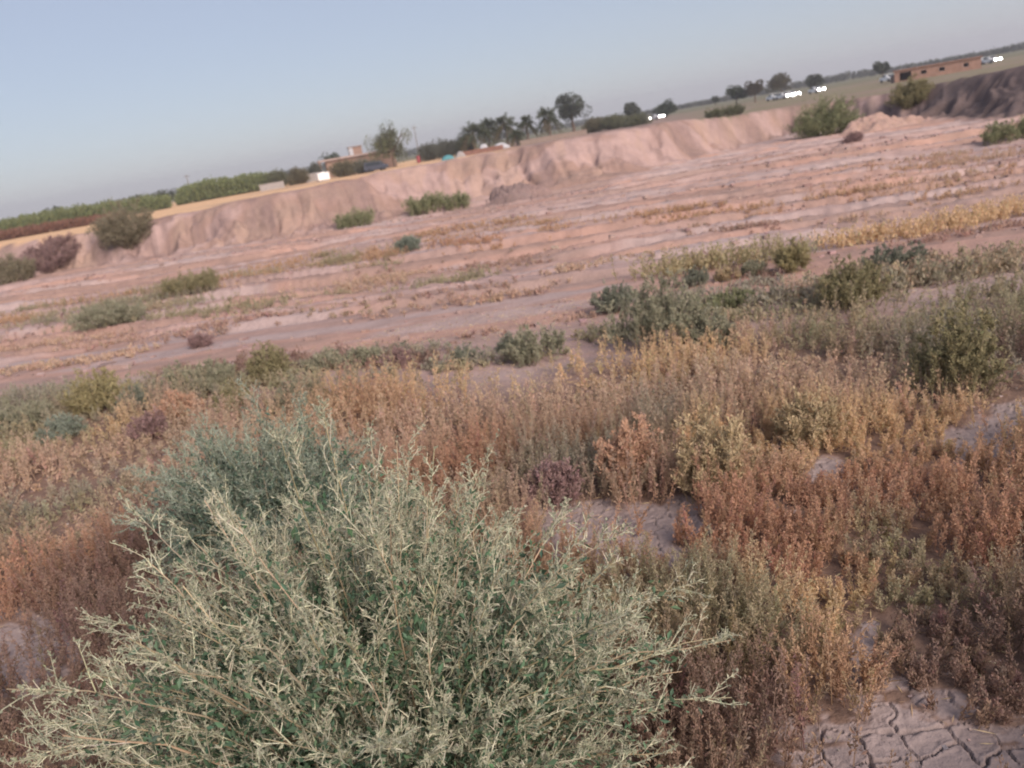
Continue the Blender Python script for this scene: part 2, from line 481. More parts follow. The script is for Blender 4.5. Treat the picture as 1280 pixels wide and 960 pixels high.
def meadow(r0, r1, dens, K, leaf, hmean, spread, stem_r):
    x, y = scatter(r0, r1, -1.3, 1.3, dens)
    z = height(x, y); P = np.stack([x, y, z], 1)
    px, py = project(P)
    keep = rng.uniform(0, 1, len(x)) > bare_mask(px, py)*(.95 if r0 < 3 else 1.1)
    s = strip_s(x, y)
    edge = meadow_edge(x, y) + 1.6*(fbm(x/2.2, y/2.2, 421, 3)-.5)
    keep &= rng.uniform(0, 1, len(x)) > sm(edge-.35, edge+.3, y)
    clump = fbm(x/.55, y/.4, 431, 3)
    keep &= rng.uniform(0, 1, len(x)) < (.62 if r0 < 3 else .40) + 1.1*sm(.38, .56, clump)
    # room kept clear where the big green bush is rooted
    keep &= np.hypot((x-BX)/.62, (y-BY)/.55) > 1
    P = P[keep]; clump = clump[keep]
    C = jitcol(1, len(P), .16, .05)*grass_col(P[:, 0], P[:, 1])
    hv = fbm(P[:, 0]/1.3, P[:, 1]/1.3, 441, 3)
    H = .9*hmean*(.45+.75*sm(.3, .62, clump))*(.72+.6*hv)*rng.uniform(.6, 1.2, len(P))
    return stalks(P, H, C, K, leaf, (.08, 0, 0), spread, stem_r)

BX, BY = -.44, 1.70
gm = meadow(1.1, 4.2, 900, 84, .0145, .215, .0155, .0013)
gm.build('dry_grass', M_GRASS)
tag(bpy.data.objects['dry_grass'], 'rusty dry upright grass round the cracked clay', 'grass', kind='stuff')
o = meadow(4.2, 10.5, 340, 44, .023, .24, .024, .0016).build('dry_grass', M_GRASS)
tag(o, 'straw and olive dry grass in a belt before the bare hollow', 'grass', kind='stuff')

# broken straws lying on the ground
x, y = scatter(1.1, 8, -1.3, 1.3, 420)
n = len(x); P = np.stack([x, y, height(x, y)+.004], 1)
px, py = project(P); k = rng.uniform(0, 1, n) < 1-.75*bare_mask(px, py)
P = P[k]; n = len(P)
d = randdir(n); d[:, 2] = np.abs(d[:, 2])*.12; d = unit(d)
v, q = leaves(P, d, rng.uniform(.02, .07, n), .0035, .0)
o = MB().add(v, q, rep4(jitcol(STRAW, n, .25, .05)*.8)).build('straw_litter', M_GRASS)
tag(o, 'broken straw litter lying between the stalks', 'straw', kind='stuff')

# strips of thin dry growth along the pit floor
strips = [([(0, 398), (110, 388), (230, 360), (300, 347), (400, 332), (500, 320)], 9, 8, OLIVE, ORG),
          ([(540, 309), (625, 300)], 6, 7, ORG, RUST), ([(680, 288), (760, 275), (850, 265), (965, 259)], 7, 7, ORG, ORG),
          ([(1000, 244), (1100, 239), (1180, 229), (1280, 209)], 8, 7, ORG, TAN), ([(1120, 262), (1280, 238)], 6, 6, TAN, ORG),
          ([(90, 410), (150, 402), (210, 394), (300, 384), (370, 374), (450, 364), (530, 354), (600, 347)], 9, 10, OLIVE, TAN),
          ([(430, 402), (520, 388), (600, 378), (690, 366)], 8, 9, STRAW, PINK),
          ([(785, 349), (850, 341), (920, 332), (1000, 322)], 12, 27, OLIVE, YEL), ([(1020, 312), (1100, 302), (1180, 288), (1275, 266)], 9, 20, STRAW, ORG),
          ([(1080, 338), (1180, 329), (1290, 322)], 8, 16, OLIVE, PINK), ([(700, 343), (770, 325), (840, 318)], 8, 8, PINK, TAN),
          ([(0, 437), (100, 427), (200, 420), (290, 410)], 7, 7, PINK, TAN), ([(0, 467), (90, 455), (190, 440)], 7, 6, TAN, PINK),
          ([(880, 382), (950, 378), (1040, 372)], 7, 12, SAGE, OLIVE), ([(470, 470), (560, 462), (640, 452)], 9, 14, OLIVE, SAGE),
          ([(370, 460), (450, 450), (530, 444)], 9, 13, SAGE, SAGE), ([(840, 360), (900, 350), (960, 346)], 6, 9, DARK, PINK),
          ([(1130, 308), (1280, 280)], 6, 8, PINK, ORG), ([(450, 348), (560, 340), (680, 322)], 7, 5, PINK, TAN), ([(600, 420), (680, 405), (740, 398)], 6, 6, PINK, TAN),
          ([(735, 425), (840, 410), (960, 398), (1060, 385)], 16, 14, SAGE, OLIVE), ([(840, 388), (930, 382), (1050, 372), (1180, 352), (1290, 340)], 16, 22, OLIVE, SAGE), ([(1000, 372), (1100, 360), (1200, 346), (1300, 334)], 12, 24, OLIVE, TAN), ([(900, 362), (1000, 352), (1060, 348)], 8, 11, SAGE, DARK),
          ([(0, 505), (120, 496), (240, 486), (380, 478)], 16, 13, SAGE, OLIVE), ([(210, 470), (330, 462), (440, 455), (540, 452)], 14, 12, SAGE, DARK), ([(540, 470), (620, 455), (720, 440)], 10, 11, SAGE, OLIVE),
          ([(60, 398), (150, 385), (260, 368)], 8, 8, SAGE, OLIVE), ([(300, 400), (420, 388), (540, 372), (640, 358)], 6, 6, PINK, OLIVE), ([(860, 290), (980, 285), (1100, 272)], 6, 6, PINK, TAN),
          ([(500, 300), (620, 286), (700, 276)], 5, 5, ORG, TAN), ([(1060, 215), (1180, 205), (1280, 190)], 6, 6, ORG, TAN)]
mb = MB()
for pts, wpx, hpx, c1, c2 in strips:
    W = np.array([ground_at(*p) for p in pts])
    seg = np.linalg.norm(np.diff(W[:, :2], axis=0), axis=1); cum = np.concatenate([[0], np.cumsum(seg)])
    dist = np.hypot(W[:, 0], W[:, 1]).mean(); mpp = dist/FPX
    halfd = wpx*mpp*dist/2.45*.8
    n = int(cum[-1]*halfd*2*(95 if hpx < 12 else 210))
    t = rng.uniform(0, cum[-1], n)
    x = np.interp(t, cum, W[:, 0]); y = np.interp(t, cum, W[:, 1]) + rng.normal(size=n)*halfd*.6
    x = x + rng.normal(size=n)*.15
    keep = (fbm(x/1.2, y/.8, 461, 3) > (.42 if hpx < 12 else .30) + .12*rng.uniform(-1, 1, n))
    x, y = x[keep], y[keep]
    P = np.stack([x, y, height(x, y)], 1)
    f = sm(.35, .65, fbm(x/2, y/1.5, 471, 2))[:, None]
    C = jitcol(1, len(x), .15, .04)*(np.array(c1)*(1-f)+np.array(c2)*f)
    Hh = hpx*mpp*1.05*rng.uniform(.5, 1.25, len(x))
    s_ = stalks(P, Hh, C, 16, .045, (.08, 0, 0), .05, .003)
    for v_, q_, c_ in zip(s_.v, s_.q, s_.c):
        mb.v.append(v_); mb.q.append(q_ - q_.min() + mb.n if False else q_ + 0); mb.c.append(c_)
    # re-index
    tot = sum(len(v_) for v_ in s_.v)
    k = len(s_.v)
    for j in range(1, k+1): mb.q[-j] = mb.q[-j] + mb.n
    mb.n += tot
o = mb.build('dry_grass', M_GRASS)
tag(o, 'thin rows of dry growth along furrows of the hollow floor', 'grass', kind='stuff')

# clods of earth on furrow edges
ph = (1+5**.5)/2
iv = unit(np.array([[-1, ph, 0], [1, ph, 0], [-1, -ph, 0], [1, -ph, 0], [0, -1, ph], [0, 1, ph], [0, -1, -ph], [0, 1, -ph], [ph, 0, -1], [ph, 0, 1], [-ph, 0, -1], [-ph, 0, 1]], float))
cube = unit(np.array(boxv(-1, 1, -1, 1, -1, 1)[0]))*1.0
cq = boxv(-1, 1, -1, 1, -1, 1)[1]
x, y = scatter(6.5, 33, -.75, .75, 30)
k = (fbm(x/7, strip_s(x, y)/.5, 481, 3) > .50)
x, y = x[k], y[k]; n = len(x)
sz = .014*np.exp(rng.normal(size=n)*.55)*(1+np.hypot(x, y)/22)
v = cube[None]*sz[:, None, None]*rng.uniform(.5, 1.4, (n, 8, 3))*np.array([1.2, 1, .75]) + np.stack([x, y, height(x, y)], 1)[:, None]
o = MB().add(v.reshape(-1, 3), (cq[None]+8*np.arange(n)[:, None, None]).reshape(-1, 4), np.repeat(jitcol(C_PIT*.9, n, .12, .03), 8, 0)).build('clods', M_SOIL)
tag(o, 'small earth clods strewn along the furrow edges', 'earth clods', kind='stuff')

x, y = scatter(1.1, 8, -1.2, 1.2, 110)
n = len(x); sz = .0035*np.exp(rng.normal(size=n)*.6)
v = cube[None]*sz[:, None, None]*rng.uniform(.5, 1.5, (n, 8, 3))*np.array([1.2, 1, .7]) + np.stack([x, y, height(x, y)], 1)[:, None]
o = MB().add(v.reshape(-1, 3), (cq[None]+8*np.arange(n)[:, None, None]).reshape(-1, 4), np.repeat(jitcol(C_CLAY, n, .2, .05), 8, 0)).build('grit', M_SOIL)
tag(o, 'grit and crumbs of dry mud on the near ground', 'grit', kind='stuff')

# ------------------------------------------------------------------ the big bush
def big_bush(name, label, cx, cy, Rx, Ry, H, nst, pale, green, seed_dirs=None, twigs=15, inner=True, leafk=1.0):
    base0 = np.array([cx, cy, float(height(np.array([cx]), np.array([cy]))[0])])
    root = empty(name, base0); tag(root, label, 'shrub')
    # stem ends spread over a lumpy dome
    u = rng.uniform(0, 1, nst); th = rng.uniform(0, 2*PI, nst)
    el = np.arcsin(np.clip(u**.8, 0, 1))
    lump = .72 + .42*fbm(np.cos(th)*1.4+5, np.sin(th)*1.4+el*1.6, 501, 3) + rng.normal(size=nst)*.10
    tip = np.stack([np.cos(el)*np.cos(th)*Rx, np.cos(el)*np.sin(th)*Ry, (.06+np.sin(el))*H], 1)*lump[:, None]
    tip[:, 0] -= .16*np.sin(el)*Rx
    st = base0 + np.stack([np.cos(th)*.12*np.cos(el), np.sin(th)*.12*np.cos(el), np.zeros(nst)], 1)*rng.uniform(.2, 1, (nst, 1))
    if seed_dirs is not None:
        ex = np.array(seed_dirs, float); tip = np.concatenate([tip, ex]); st = np.concatenate([st, np.repeat(base0[None], len(ex), 0)])
        nst += len(ex)
    vec = base0 + tip - st
    L = np.linalg.norm(vec, axis=1)
    S = 7
    t = np.linspace(0, 1, S+1)[None, :, None]
    sag = (np.linalg.norm(tip[:, :2], axis=1)*.16)[:, None, None]
    paths = st[:, None] + vec[:, None]*t + np.array([0, 0, 1.0])*sag*np.sin(t*PI)
    wob = np.cumsum(rng.normal(size=(nst, S+1, 3))*.012, 1)*np.minimum(1, t*3); paths = paths + wob
    stem = MB(); leafb = MB()
    pc, gc = np.array(pale), np.array(green); th_ = .8
    rad = np.linspace(.0042, .0011, S+1)[None]*rng.uniform(.6, 1.15, (nst, 1))
    v, q = tubes(paths, rad, 4); stem.add(v, q, np.repeat(jitcol(pc*np.array([.8, .68, .6]), nst, .2, .04), (S+1)*4, 0))
    # side twigs, thorny and at wide angles
    nt_ = nst*twigs
    i = np.repeat(np.arange(nst), twigs); tt = rng.uniform(.30, 1.0, nt_)**.85
    p, tan = along(paths, i, tt)
    d = side_dirs(tan, .35, .95); d = unit(d + np.array([0, 0, .38]))
    tl = rng.uniform(.05, .19, nt_)*(1.2-.65*tt)
    tw = grow(p, d, tl, 3, .10, .05)
    v, q = tubes(tw, np.array([.0014, .0011, .0008, .0004])[None]*rng.uniform(.6, 1.15, (nt_, 1)), 3)
    stem.add(v, q, np.repeat(jitcol(pc, nt_, .12, .03), 12, 0))
    # short spurs on the twigs
    ks = 5; ns = nt_*ks
    i2 = np.repeat(np.arange(nt_), ks); t2 = rng.uniform(.2, 1, ns)
    p2, tan2 = along(tw, i2, t2)
    d2 = side_dirs(tan2, .45, 1.05); sl = rng.uniform(.010, .042, ns)*(1.25-.7*t2)
    sp = grow(p2, d2, sl, 2, .1)
    v, q = tubes(sp, np.array([.0010, .0008, .0004])[None]*np.ones((ns, 1)), 3)
    stem.add(v, q, np.repeat(jitcol(pc*1.05, ns, .14, .03), 9, 0))
    # small bracts and buds at the joints of twigs and spurs
    for paths_, cnt, lo, hi in ((tw, int(9*leafk), .005, .013), (sp, int(3*leafk), .004, .010), (paths, int(30*leafk), .007, .018)):
        n_ = len(paths_)*cnt
        i3 = np.repeat(np.arange(len(paths_)), cnt); t3 = rng.uniform(.25 if paths_ is paths else .1, 1, n_)
        p3, tan3 = along(paths_, i3, t3)
        d3 = side_dirs(tan3, .4, 1.3); l3 = rng.uniform(lo, hi, n_)
        v, q = leaves(p3, d3, l3, l3*rng.uniform(.4, .75, n_), .15)
        f = rng.uniform(0, 1, (n_, 1))**1.9
        leafb.add(v, q, rep4(jitcol(1, n_, .17, .05)*(pc*f + (pc*.5+gc*.5)*(1-f))))
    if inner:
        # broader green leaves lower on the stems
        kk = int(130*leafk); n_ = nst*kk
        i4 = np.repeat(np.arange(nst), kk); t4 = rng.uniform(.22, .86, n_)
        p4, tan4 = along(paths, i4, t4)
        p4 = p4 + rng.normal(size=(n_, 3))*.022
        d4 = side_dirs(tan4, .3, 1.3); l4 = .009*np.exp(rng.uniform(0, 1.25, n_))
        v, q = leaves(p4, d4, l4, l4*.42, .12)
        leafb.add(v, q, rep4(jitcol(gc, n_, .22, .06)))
    stem.build('branches', M_STEM, root, loc=base0)
    leafb.build('foliage', M_LEAF, root, loc=base0)
    return root

# low sprigs reaching out beside the bush, given as offsets from its base
ex = [(-1.02, -.05, .30), (-.95, .12, .36), (-.98, -.22, .26), (-.9, -.1, .42), (-.86, -.32, .30), (.93, .0, .38), (.88, .2, .28), (.84, -.15, .42), (.12, .5, .90), (.34, .45, .80), (-.18, .5, .95), (-.05, .5, .9),
      (-.6, .25, .72), (-.7, .15, .62)]
big_bush('spiny_shrub', 'big pale grey-green spiny bush filling the near ground before the dry grass', BX, BY, .80, .78, .90, 430,
         (.46, .45, .33), (.095, .155, .095), ex)  # leaf green darkened to paint the shade inside the bush
p = ground_at(362, 700)
big_bush('spiny_shrub', 'smaller blue-green spiny bush standing just behind the big pale bush', p[0], p[1], .56, .46, .66, 200,
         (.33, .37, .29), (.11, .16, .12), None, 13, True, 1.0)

# ------------------------------------------------------------------ shrubs
KIND = {
 'greyolive': ((.165, .145, .10), (.10, .09, .065)),
 'hedge': ((.17, .19, .085), (.10, .12, .055)),
 'sage': ((.215, .205, .15), (.115, .118, .08)), 'green': ((.17, .175, .10), (.11, .12, .07)), 'olive': ((.195, .175, .10), (.115, .105, .062)),
 'dark': ((.15, .155, .12), (.09, .098, .075)), 'dead': ((.19, .13, .125), (.13, .085, .08)), 'yellow': ((.225, .195, .105), (.14, .125, .07)),
 'tan': ((.34, .22, .15), (.22, .14, .10)), 'pale': ((.31, .25, .155), (.21, .165, .105)), 'teal': ((.16, .18, .145), (.10, .115, .092)), 'rusty': ((.27, .14, .10), (.18, .10, .07))}

def shrub(name, label, px, py, wpx, hpx, kind, shape='dome', group=None, n=None, sparse=1.0, rxy=.8, D=None, wood=True, lean=.06, tone=1.0):
    P0 = ground_at(px, py) if D is None else at_range(px, D)
    dist = float(np.linalg.norm(P0 - np.array([0, 0, EYE]))); mpp = dist/FPX*1.0
    W, H = wpx*mpp/2, hpx*mpp/math.cos(math.asin(min(.6, max(0, (EYE-P0[2])/dist))))
    c1, c2 = np.array(KIND[kind][0])*tone, np.array(KIND[kind][1])*tone
    root = empty(name, P0); tag(root, label, 'shrub' if 'hedge' not in name else 'hedge', group)
    nst = int(np.clip(40 + W*60, 30, 130))
    th = rng.uniform(0, 2*PI, nst); rr = np.sqrt(rng.uniform(0, 1, nst))
    lump = .70 + .55*fbm(np.cos(th)*1.2+P0[0], np.sin(th)*1.2+rr*1.5+P0[1], 521, 3)
    if shape == 'dome':
        b = np.stack([np.cos(th)*rr*W*.35, np.sin(th)*rr*W*.35*rxy, np.zeros(nst)], 1)
        hh = .80*H*np.sqrt(np.maximum(.06, 1-(rr*.95)**2))*lump*rng.uniform(.75, 1.12, nst)
        tip = np.stack([np.cos(th)*rr*W*1.0*lump, np.sin(th)*rr*W*rxy*lump, hh], 1)
    elif shape == 'row':
        b = np.stack([rng.uniform(-1, 1, nst)*W*.9, rng.uniform(-1, 1, nst)*H*.5, np.zeros(nst)], 1)
        tip = b + np.stack([rng.normal(size=nst)*H*.25, rng.normal(size=nst)*H*.25, H*lump*rng.uniform(.6, 1.1, nst)], 1)
    else:  # upright tuft
        b = np.stack([np.cos(th)*rr*W*.75, np.sin(th)*rr*W*.75*rxy, np.zeros(nst)], 1)
        tip = b*1.25 + np.stack([np.zeros(nst), np.zeros(nst), H*lump*rng.uniform(.7, 1.12, nst)*(1-.45*rr**2)], 1)
    tip = tip + np.array([lean, 0, 0])*tip[:, 2:3]
    bz = height(P0[0]+b[:, 0], P0[1]+b[:, 1]) - P0[2]; b[:, 2] = bz - .01; 
    tip[:, 2] += bz*.5
    S = 5; t = np.linspace(0, 1, S+1)[None, :, None]
    paths = b[:, None] + (tip-b)[:, None]*t + np.cumsum(rng.normal(size=(nst, S+1, 3))*.02*H, 1)*np.minimum(1, 2*t)
    stem, fol = MB(), MB()
    r0 = max(.003, .35*mpp) if H < 2.5 else .05
    v, q = tubes(paths, np.linspace(1, .35, S+1)[None]*r0*np.ones((nst, 1)), 3)
    stem.add(v, q, np.repeat(jitcol((c2+np.array([.13, .10, .07]))*.6, nst, .1, .03), (S+1)*3, 0))
    ntw = 9
    i = np.repeat(np.arange(nst), ntw); tt = rng.uniform(.25, 1, nst*ntw)
    p, tan = along(paths, i, tt)
    d = unit(side_dirs(tan, .3, 1.2) + np.array([0, 0, .0 if shape == 'dome' and dist > 9 else .3])); tl = H*rng.uniform(.10, .30, len(p))*(1.2-.6*tt)
    tw = grow(p, d, tl, 3, .15)
    v, q = tubes(tw, np.array([.6, .5, .35, .2])[None]*r0*np.ones((len(p), 1)), 3)
    stem.add(v, q, np.repeat(jitcol(c1*.8, len(p), .1, .03), 12, 0))
    ll = max(.014, 1.35*mpp)
    area = W*H*2/(ll*ll)
    nl = int(np.clip(area*13*sparse, 1200, 18000)) if n is None else n
    allp = tw; i = rng.integers(0, len(tw), nl); t3 = rng.uniform(.05, 1, nl)
    p, tan = along(tw, i, t3); p = p + rng.normal(size=(nl, 3))*(ll*(.8 if dist > 9 else .4))
    d = unit(side_dirs(tan, .3, 1.2)+np.array([0, 0, .25]))
    l_ = ll*rng.uniform(.7, 1.7, nl)
    v, q = leaves(p, d, l_, l_*rng.uniform(.3, .55, nl), .12)
    f = rng.uniform(0, 1, (nl, 1))**1.0
    sf = rng.uniform(0, 1, len(tw))[i][:, None]*.5 + f*.5
    fol.add(v, q, rep4(jitcol(1, nl, .16, .05)*(c1*sf+c2*(1-sf))))
    off = np.array(P0)
    so = stem.build('branches', M_STEM, root); fo = fol.build('foliage', M_LEAF, root)
    return root

G1 = 'shrubs on the hollow floor'; G2 = 'shrubs at the edge of the dry grass'
sh = [
 ('shrub', 'broad grey-olive bush hanging over the bank lip beside straw ground', 158, 306, 76, 52, 'greyolive', 'dome', None),
 ('shrub', 'low olive-brown bush at the bank foot near the picture edge', 18, 351, 50, 26, 'greyolive', 'tuft', None),
 ('dead_scrub', 'dead purple-brown scrub matted on the low bank beside the olive bush', 66, 326, 84, 22, 'dead', 'dome', None),
 ('shrub', 'small green bush under a dark gully of the bank', 443, 283, 46, 16, 'green', 'row', G1),
 ('shrub', 'bright green bush at bank foot, longer one of a touching pair', 533, 263, 48, 18, 'green', 'row', G1),
 ('shrub', 'short green bush at bank foot beside the grey earth lump', 570, 259, 34, 14, 'green', 'row', G1),
 ('shrub', 'lone blue-grey shrub in the middle of the bare hollow floor', 511, 312, 36, 20, 'teal', 'dome', G1),
 ('shrub', 'wide grey-green shrub on the pale furrow beside orange growth', 137, 406, 98, 32, 'sage', 'dome', G1),
 ('shrub', 'low olive shrub joined to the dry strip above the wide grey-green one', 238, 368, 70, 22, 'olive', 'row', G1),
 ('shrub', 'dark green shrub peeking from behind the largest sage bush', 768, 390, 62, 42, 'dark', 'dome', G2),
 ('shrub', 'largest sage-green bush at the edge of the straw grass', 822, 434, 128, 82, 'sage', 'tuft', G2),
 ('shrub', 'dull sage bush leaning against the largest sage bush', 892, 434, 70, 52, 'sage', 'dome', G2),
 ('shrub', 'small round dark shrub on the bare strip under the yellow-olive row', 870, 357, 36, 24, 'dark', 'dome', G1),
 ('shrub', 'small dark grey-green shrub alone on bare ground below the furrows', 580, 452, 56, 22, 'dark', 'dome', G2),
 ('shrub', 'tiny dark shrub touching the pale sage tuft', 634, 440, 28, 24, 'dark', 'dome', G2),
 ('shrub', 'pale sage tuft between bare ground and straw grass', 668, 450, 84, 40, 'sage', 'tuft', G2),
 ('shrub', 'yellow-tipped shrub at the end of the yellow-olive row', 988, 340, 48, 42, 'yellow', 'dome', G1),
 ('shrub', 'upright olive bush standing above the brown grass', 1064, 386, 82, 56, 'olive', 'tuft', G2),
 ('shrub', 'small grey shrub below the yellow-tipped one', 943, 344, 36, 20, 'sage', 'dome', G1),
 ('shrub', 'little tan-grey shrub between the round dark one and the grey one', 910, 350, 34, 18, 'pale', 'dome', G1),
 ('shrub', 'long low dark shrub on the strip before the pale bare track', 1122, 338, 70, 24, 'dark', 'row', G1),
 ('shrub', 'low green mat of shrub below the small grey shrubs', 900, 390, 80, 20, 'green', 'row', G2),
 ('shrub', 'thick yellow-olive bush at the upper edge of the tan grass', 128, 516, 76, 46, 'yellow', 'tuft', G2),
 ('shrub', 'dark bush touching the thick yellow-olive one', 176, 516, 44, 34, 'dark', 'dome', G2),
 ('shrub', 'grey sage bush in front of the pinkish furrow', 228, 492, 58, 36, 'sage', 'dome', G2),
 ('shrub', 'pale sage bush beside the pinkish brown dome', 270, 490, 54, 40, 'sage', 'tuft', G2),
 ('shrub', 'mossy olive bush behind the big spiny bush', 293, 515, 54, 36, 'olive', 'dome', G2),
 ('shrub', 'olive-brown bush rising above the greyish row', 340, 478, 54, 44, 'olive', 'tuft', G2),
 ('shrub', 'small grey lone shrub on the pinkish furrow', 250, 434, 38, 20, 'dead', 'dome', G1),
 ('shrub', 'greyish bush first in the row above straw grass', 408, 462, 56, 28, 'sage', 'dome', G2),
 ('shrub', 'greyish bush second in the row above straw grass', 458, 456, 52, 28, 'sage', 'dome', G2),
 ('shrub', 'greyish bush last in the row, nearest the bare ground', 498, 458, 46, 24, 'dead', 'dome', G2),
 ('shrub', 'pinkish-brown dry dome among the sage bushes', 226, 532, 78, 46, 'tan', 'dome', G2),
 ('shrub', 'grey-green bush by the picture edge over tan grass', 26, 545, 74, 38, 'sage', 'tuft', G2),
 ('shrub', 'blue-green low bush between grey-green and yellow-olive bushes', 80, 550, 52, 30, 'teal', 'dome', G2),
 ('shrub', 'faded pinkish dry bush under the dark bush', 190, 548, 60, 34, 'dead', 'dome', G2),
 ('shrub', 'sage green bush behind the tip of the big spiny bush', 375, 512, 62, 40, 'sage', 'tuft', G2),
 ('dry_shrub', 'tall pinkish-grey dry tuft behind the bare clay patch', 785, 612, 72, 84, 'tan', 'tuft', 'dry tufts in the straw grass'),
 ('dry_shrub', 'pale yellow-olive tuft, biggest at the clay patch', 893, 618, 104, 88, 'pale', 'tuft', 'dry tufts in the straw grass'),
 ('dry_shrub', 'grey-brown tuft between the big spiny bush and bare clay', 690, 634, 74, 58, 'dead', 'tuft', 'dry tufts in the straw grass'),
 ('dry_shrub', 'olive tuft rising over the brown grass beside the dark gap', 1190, 500, 90, 96, 'olive', 'tuft', 'dry tufts in the straw grass'),
 ('dry_shrub', 'orange-straw tuft above the dark earth gap', 1010, 560, 80, 62, 'pale', 'tuft', 'dry tufts in the straw grass'),
 ('shrub', 'large rounded green bush against the shaded end of the bank', 1034, 167, 84, 48, 'green', 'dome', None),
 ('shrub', 'olive bush on the dark slope below the brick building', 1140, 130, 52, 28, 'olive', 'dome', None),
 ('shrub', 'dark green bush at the foot of the dark slope', 1268, 174, 70, 17, 'green', 'row', None),
 ('shrub', 'low dark shrub on the slope under the large rounded bush', 1066, 178, 26, 12, 'dead', 'dome', None),
]
for a_ in sh:
    shrub(a_[0], a_[1], a_[2], a_[3], a_[4], a_[5], a_[6], a_[7], a_[8], lean=.10, tone=1.95 if a_[3] > 372 else 1.85)

# ------------------------------------------------------------------ mounds of earth
def mound(name, label, px, py, wpx, hpx, col, depth=.8, rough=.35):
    P0 = ground_at(px, py); dist = np.linalg.norm(P0-np.array([0, 0, EYE])); mpp = dist/FPX
    W, H = wpx*mpp/2, hpx*mpp
    n = 90
    u, v_ = np.meshgrid(np.linspace(-1.25, 1.25, n), np.linspace(-1.25, 1.25, n))
    rr = np.hypot(u, v_) + .6*(fbm(u*2+px, v_*2+py, 611, 3)-.5)
    h = H*np.clip(1-rr**2, 0, 1)**.8*(.75+rough*(fbm(u*2.6+px, v_*2.6, 621, 4)-.5)*2.4) + .22*H*np.abs(fbm(u*7, v_*7, 631, 4)-.5)*2
    x = u*W; y = v_*W*depth
    z = height(P0[0]+x, P0[1]+y) - P0[2] + h - .06*H*np.ones(h.shape) - .05*H*sm(.9, 1.2, rr)
    ii = np.arange(n*n).reshape(n, n)
    q = np.stack([ii[:-1, :-1], ii[:-1, 1:], ii[1:, 1:], ii[1:, :-1]], -1).reshape(-1, 4)
    c = jitcol(np.array(col), n*n, .05, .02)
    o = MB().add(np.stack([x, y, z], -1).reshape(-1, 3), q, c).build(name, M_SOIL, smooth=True)
    o.location = P0
    return tag(o, label, 'earth mound', kind=None)
mound('earth_mound', 'dark purple-grey lump of dug earth at the bank foot', 642, 250, 64, 22, (.21, .155, .145), .7, .35)
mound('earth_mound', 'pinkish earth hump between the green bush and the dark slope', 1098, 160, 96, 15, (.36, .25, .21), .5, .5)
mound('earth_mound', 'small dark clod heap trailing off the purple-grey lump', 666, 242, 40, 13, (.24, .17, .155), .7, .35)

# ------------------------------------------------------------------ far trees
BARK = (.14, .10, .075)
def tree(name, label, px, D, wpx, hpx, col, trunk=.28, group=None, lean=0.0, n=3600, gap=.5, droop=0.0, cat='tree'):
    P0 = at_range(px, D); mpp = D/FPX*math.cos(math.atan2(P0[0], P0[1]))
    W, H = wpx*mpp/2, hpx*mpp
    root = empty(name, P0); tag(root, label, cat, group)
    tr, cr = MB(), MB()
    S = 5; t = np.linspace(0, 1, S+1)[None, :, None]
    tp = np.array([[lean*H*.5, 0, H*(trunk+.25)]])
    path = np.zeros((1, 1, 3)) + tp[:, None]*t + np.cumsum(rng.normal(size=(1, S+1, 3))*.02*H, 1)*t
    path[:, 0, 2] = -.2
    v, q = tubes(path, np.linspace(.045, .022, S+1)[None]*H, 8); tr.add(v, q, BARK)
    nl = 11
    i = np.zeros(nl, int); p, tan = along(path, i, rng.uniform(.55, 1, nl))
    th = np.arange(nl)/nl*2*PI + rng.uniform(-.3, .3, nl); el = rng.uniform(.15, 1.3, nl)
    ends = np.stack([np.cos(th)*np.cos(el)*W*.85, np.sin(th)*np.cos(el)*W*.85, H*trunk + (H*(1-trunk))*(.35+.55*np.sin(el))], 1) + np.array([lean*H, 0, 0])
    limb = p[:, None] + (ends-p)[:, None]*t + np.cumsum(rng.normal(size=(nl, S+1, 3))*.012*H, 1)*t
    v, q = tubes(limb, np.linspace(.018, .006, S+1)[None]*H*np.ones((nl, 1)), 5); tr.add(v, q, BARK)
    # leaf clumps round the limbs
    nc = 26
    i = rng.integers(0, nl, nc); cc, _ = along(limb, i, rng.uniform(.45, 1.05, nc).clip(0, 1))
    cc = cc + rng.normal(size=(nc, 3))*np.array([W*.16, W*.16, H*.06])
    cs = rng.uniform(.24, .44, nc)*W
    k = rng.integers(0, nc, n)
    dirs = randdir(n); rad = cs[k]*rng.uniform(.3, 1, n)**.5
    pos = cc[k] + dirs*rad[:, None]*np.array([1, 1, .8])
    pos[:, 2] -= droop*H*np.abs(rng.normal(size=n))*.25
    ll = max(.15, 1.5*mpp)*rng.uniform(.7, 1.6, n)
    v, q = leaves(pos, unit(dirs+np.array([0, 0, -.2-droop])), ll, ll*.6, .1)
    cvar = np.exp(rng.normal(size=nc)*.18)[k][:, None]
    cr.add(v, q, rep4(jitcol(np.array(col), n, .18, .06)*cvar))
    tr.build('trunk', M_STEM, root, smooth=True); cr.build('crown', M_LEAF, root)
    return root

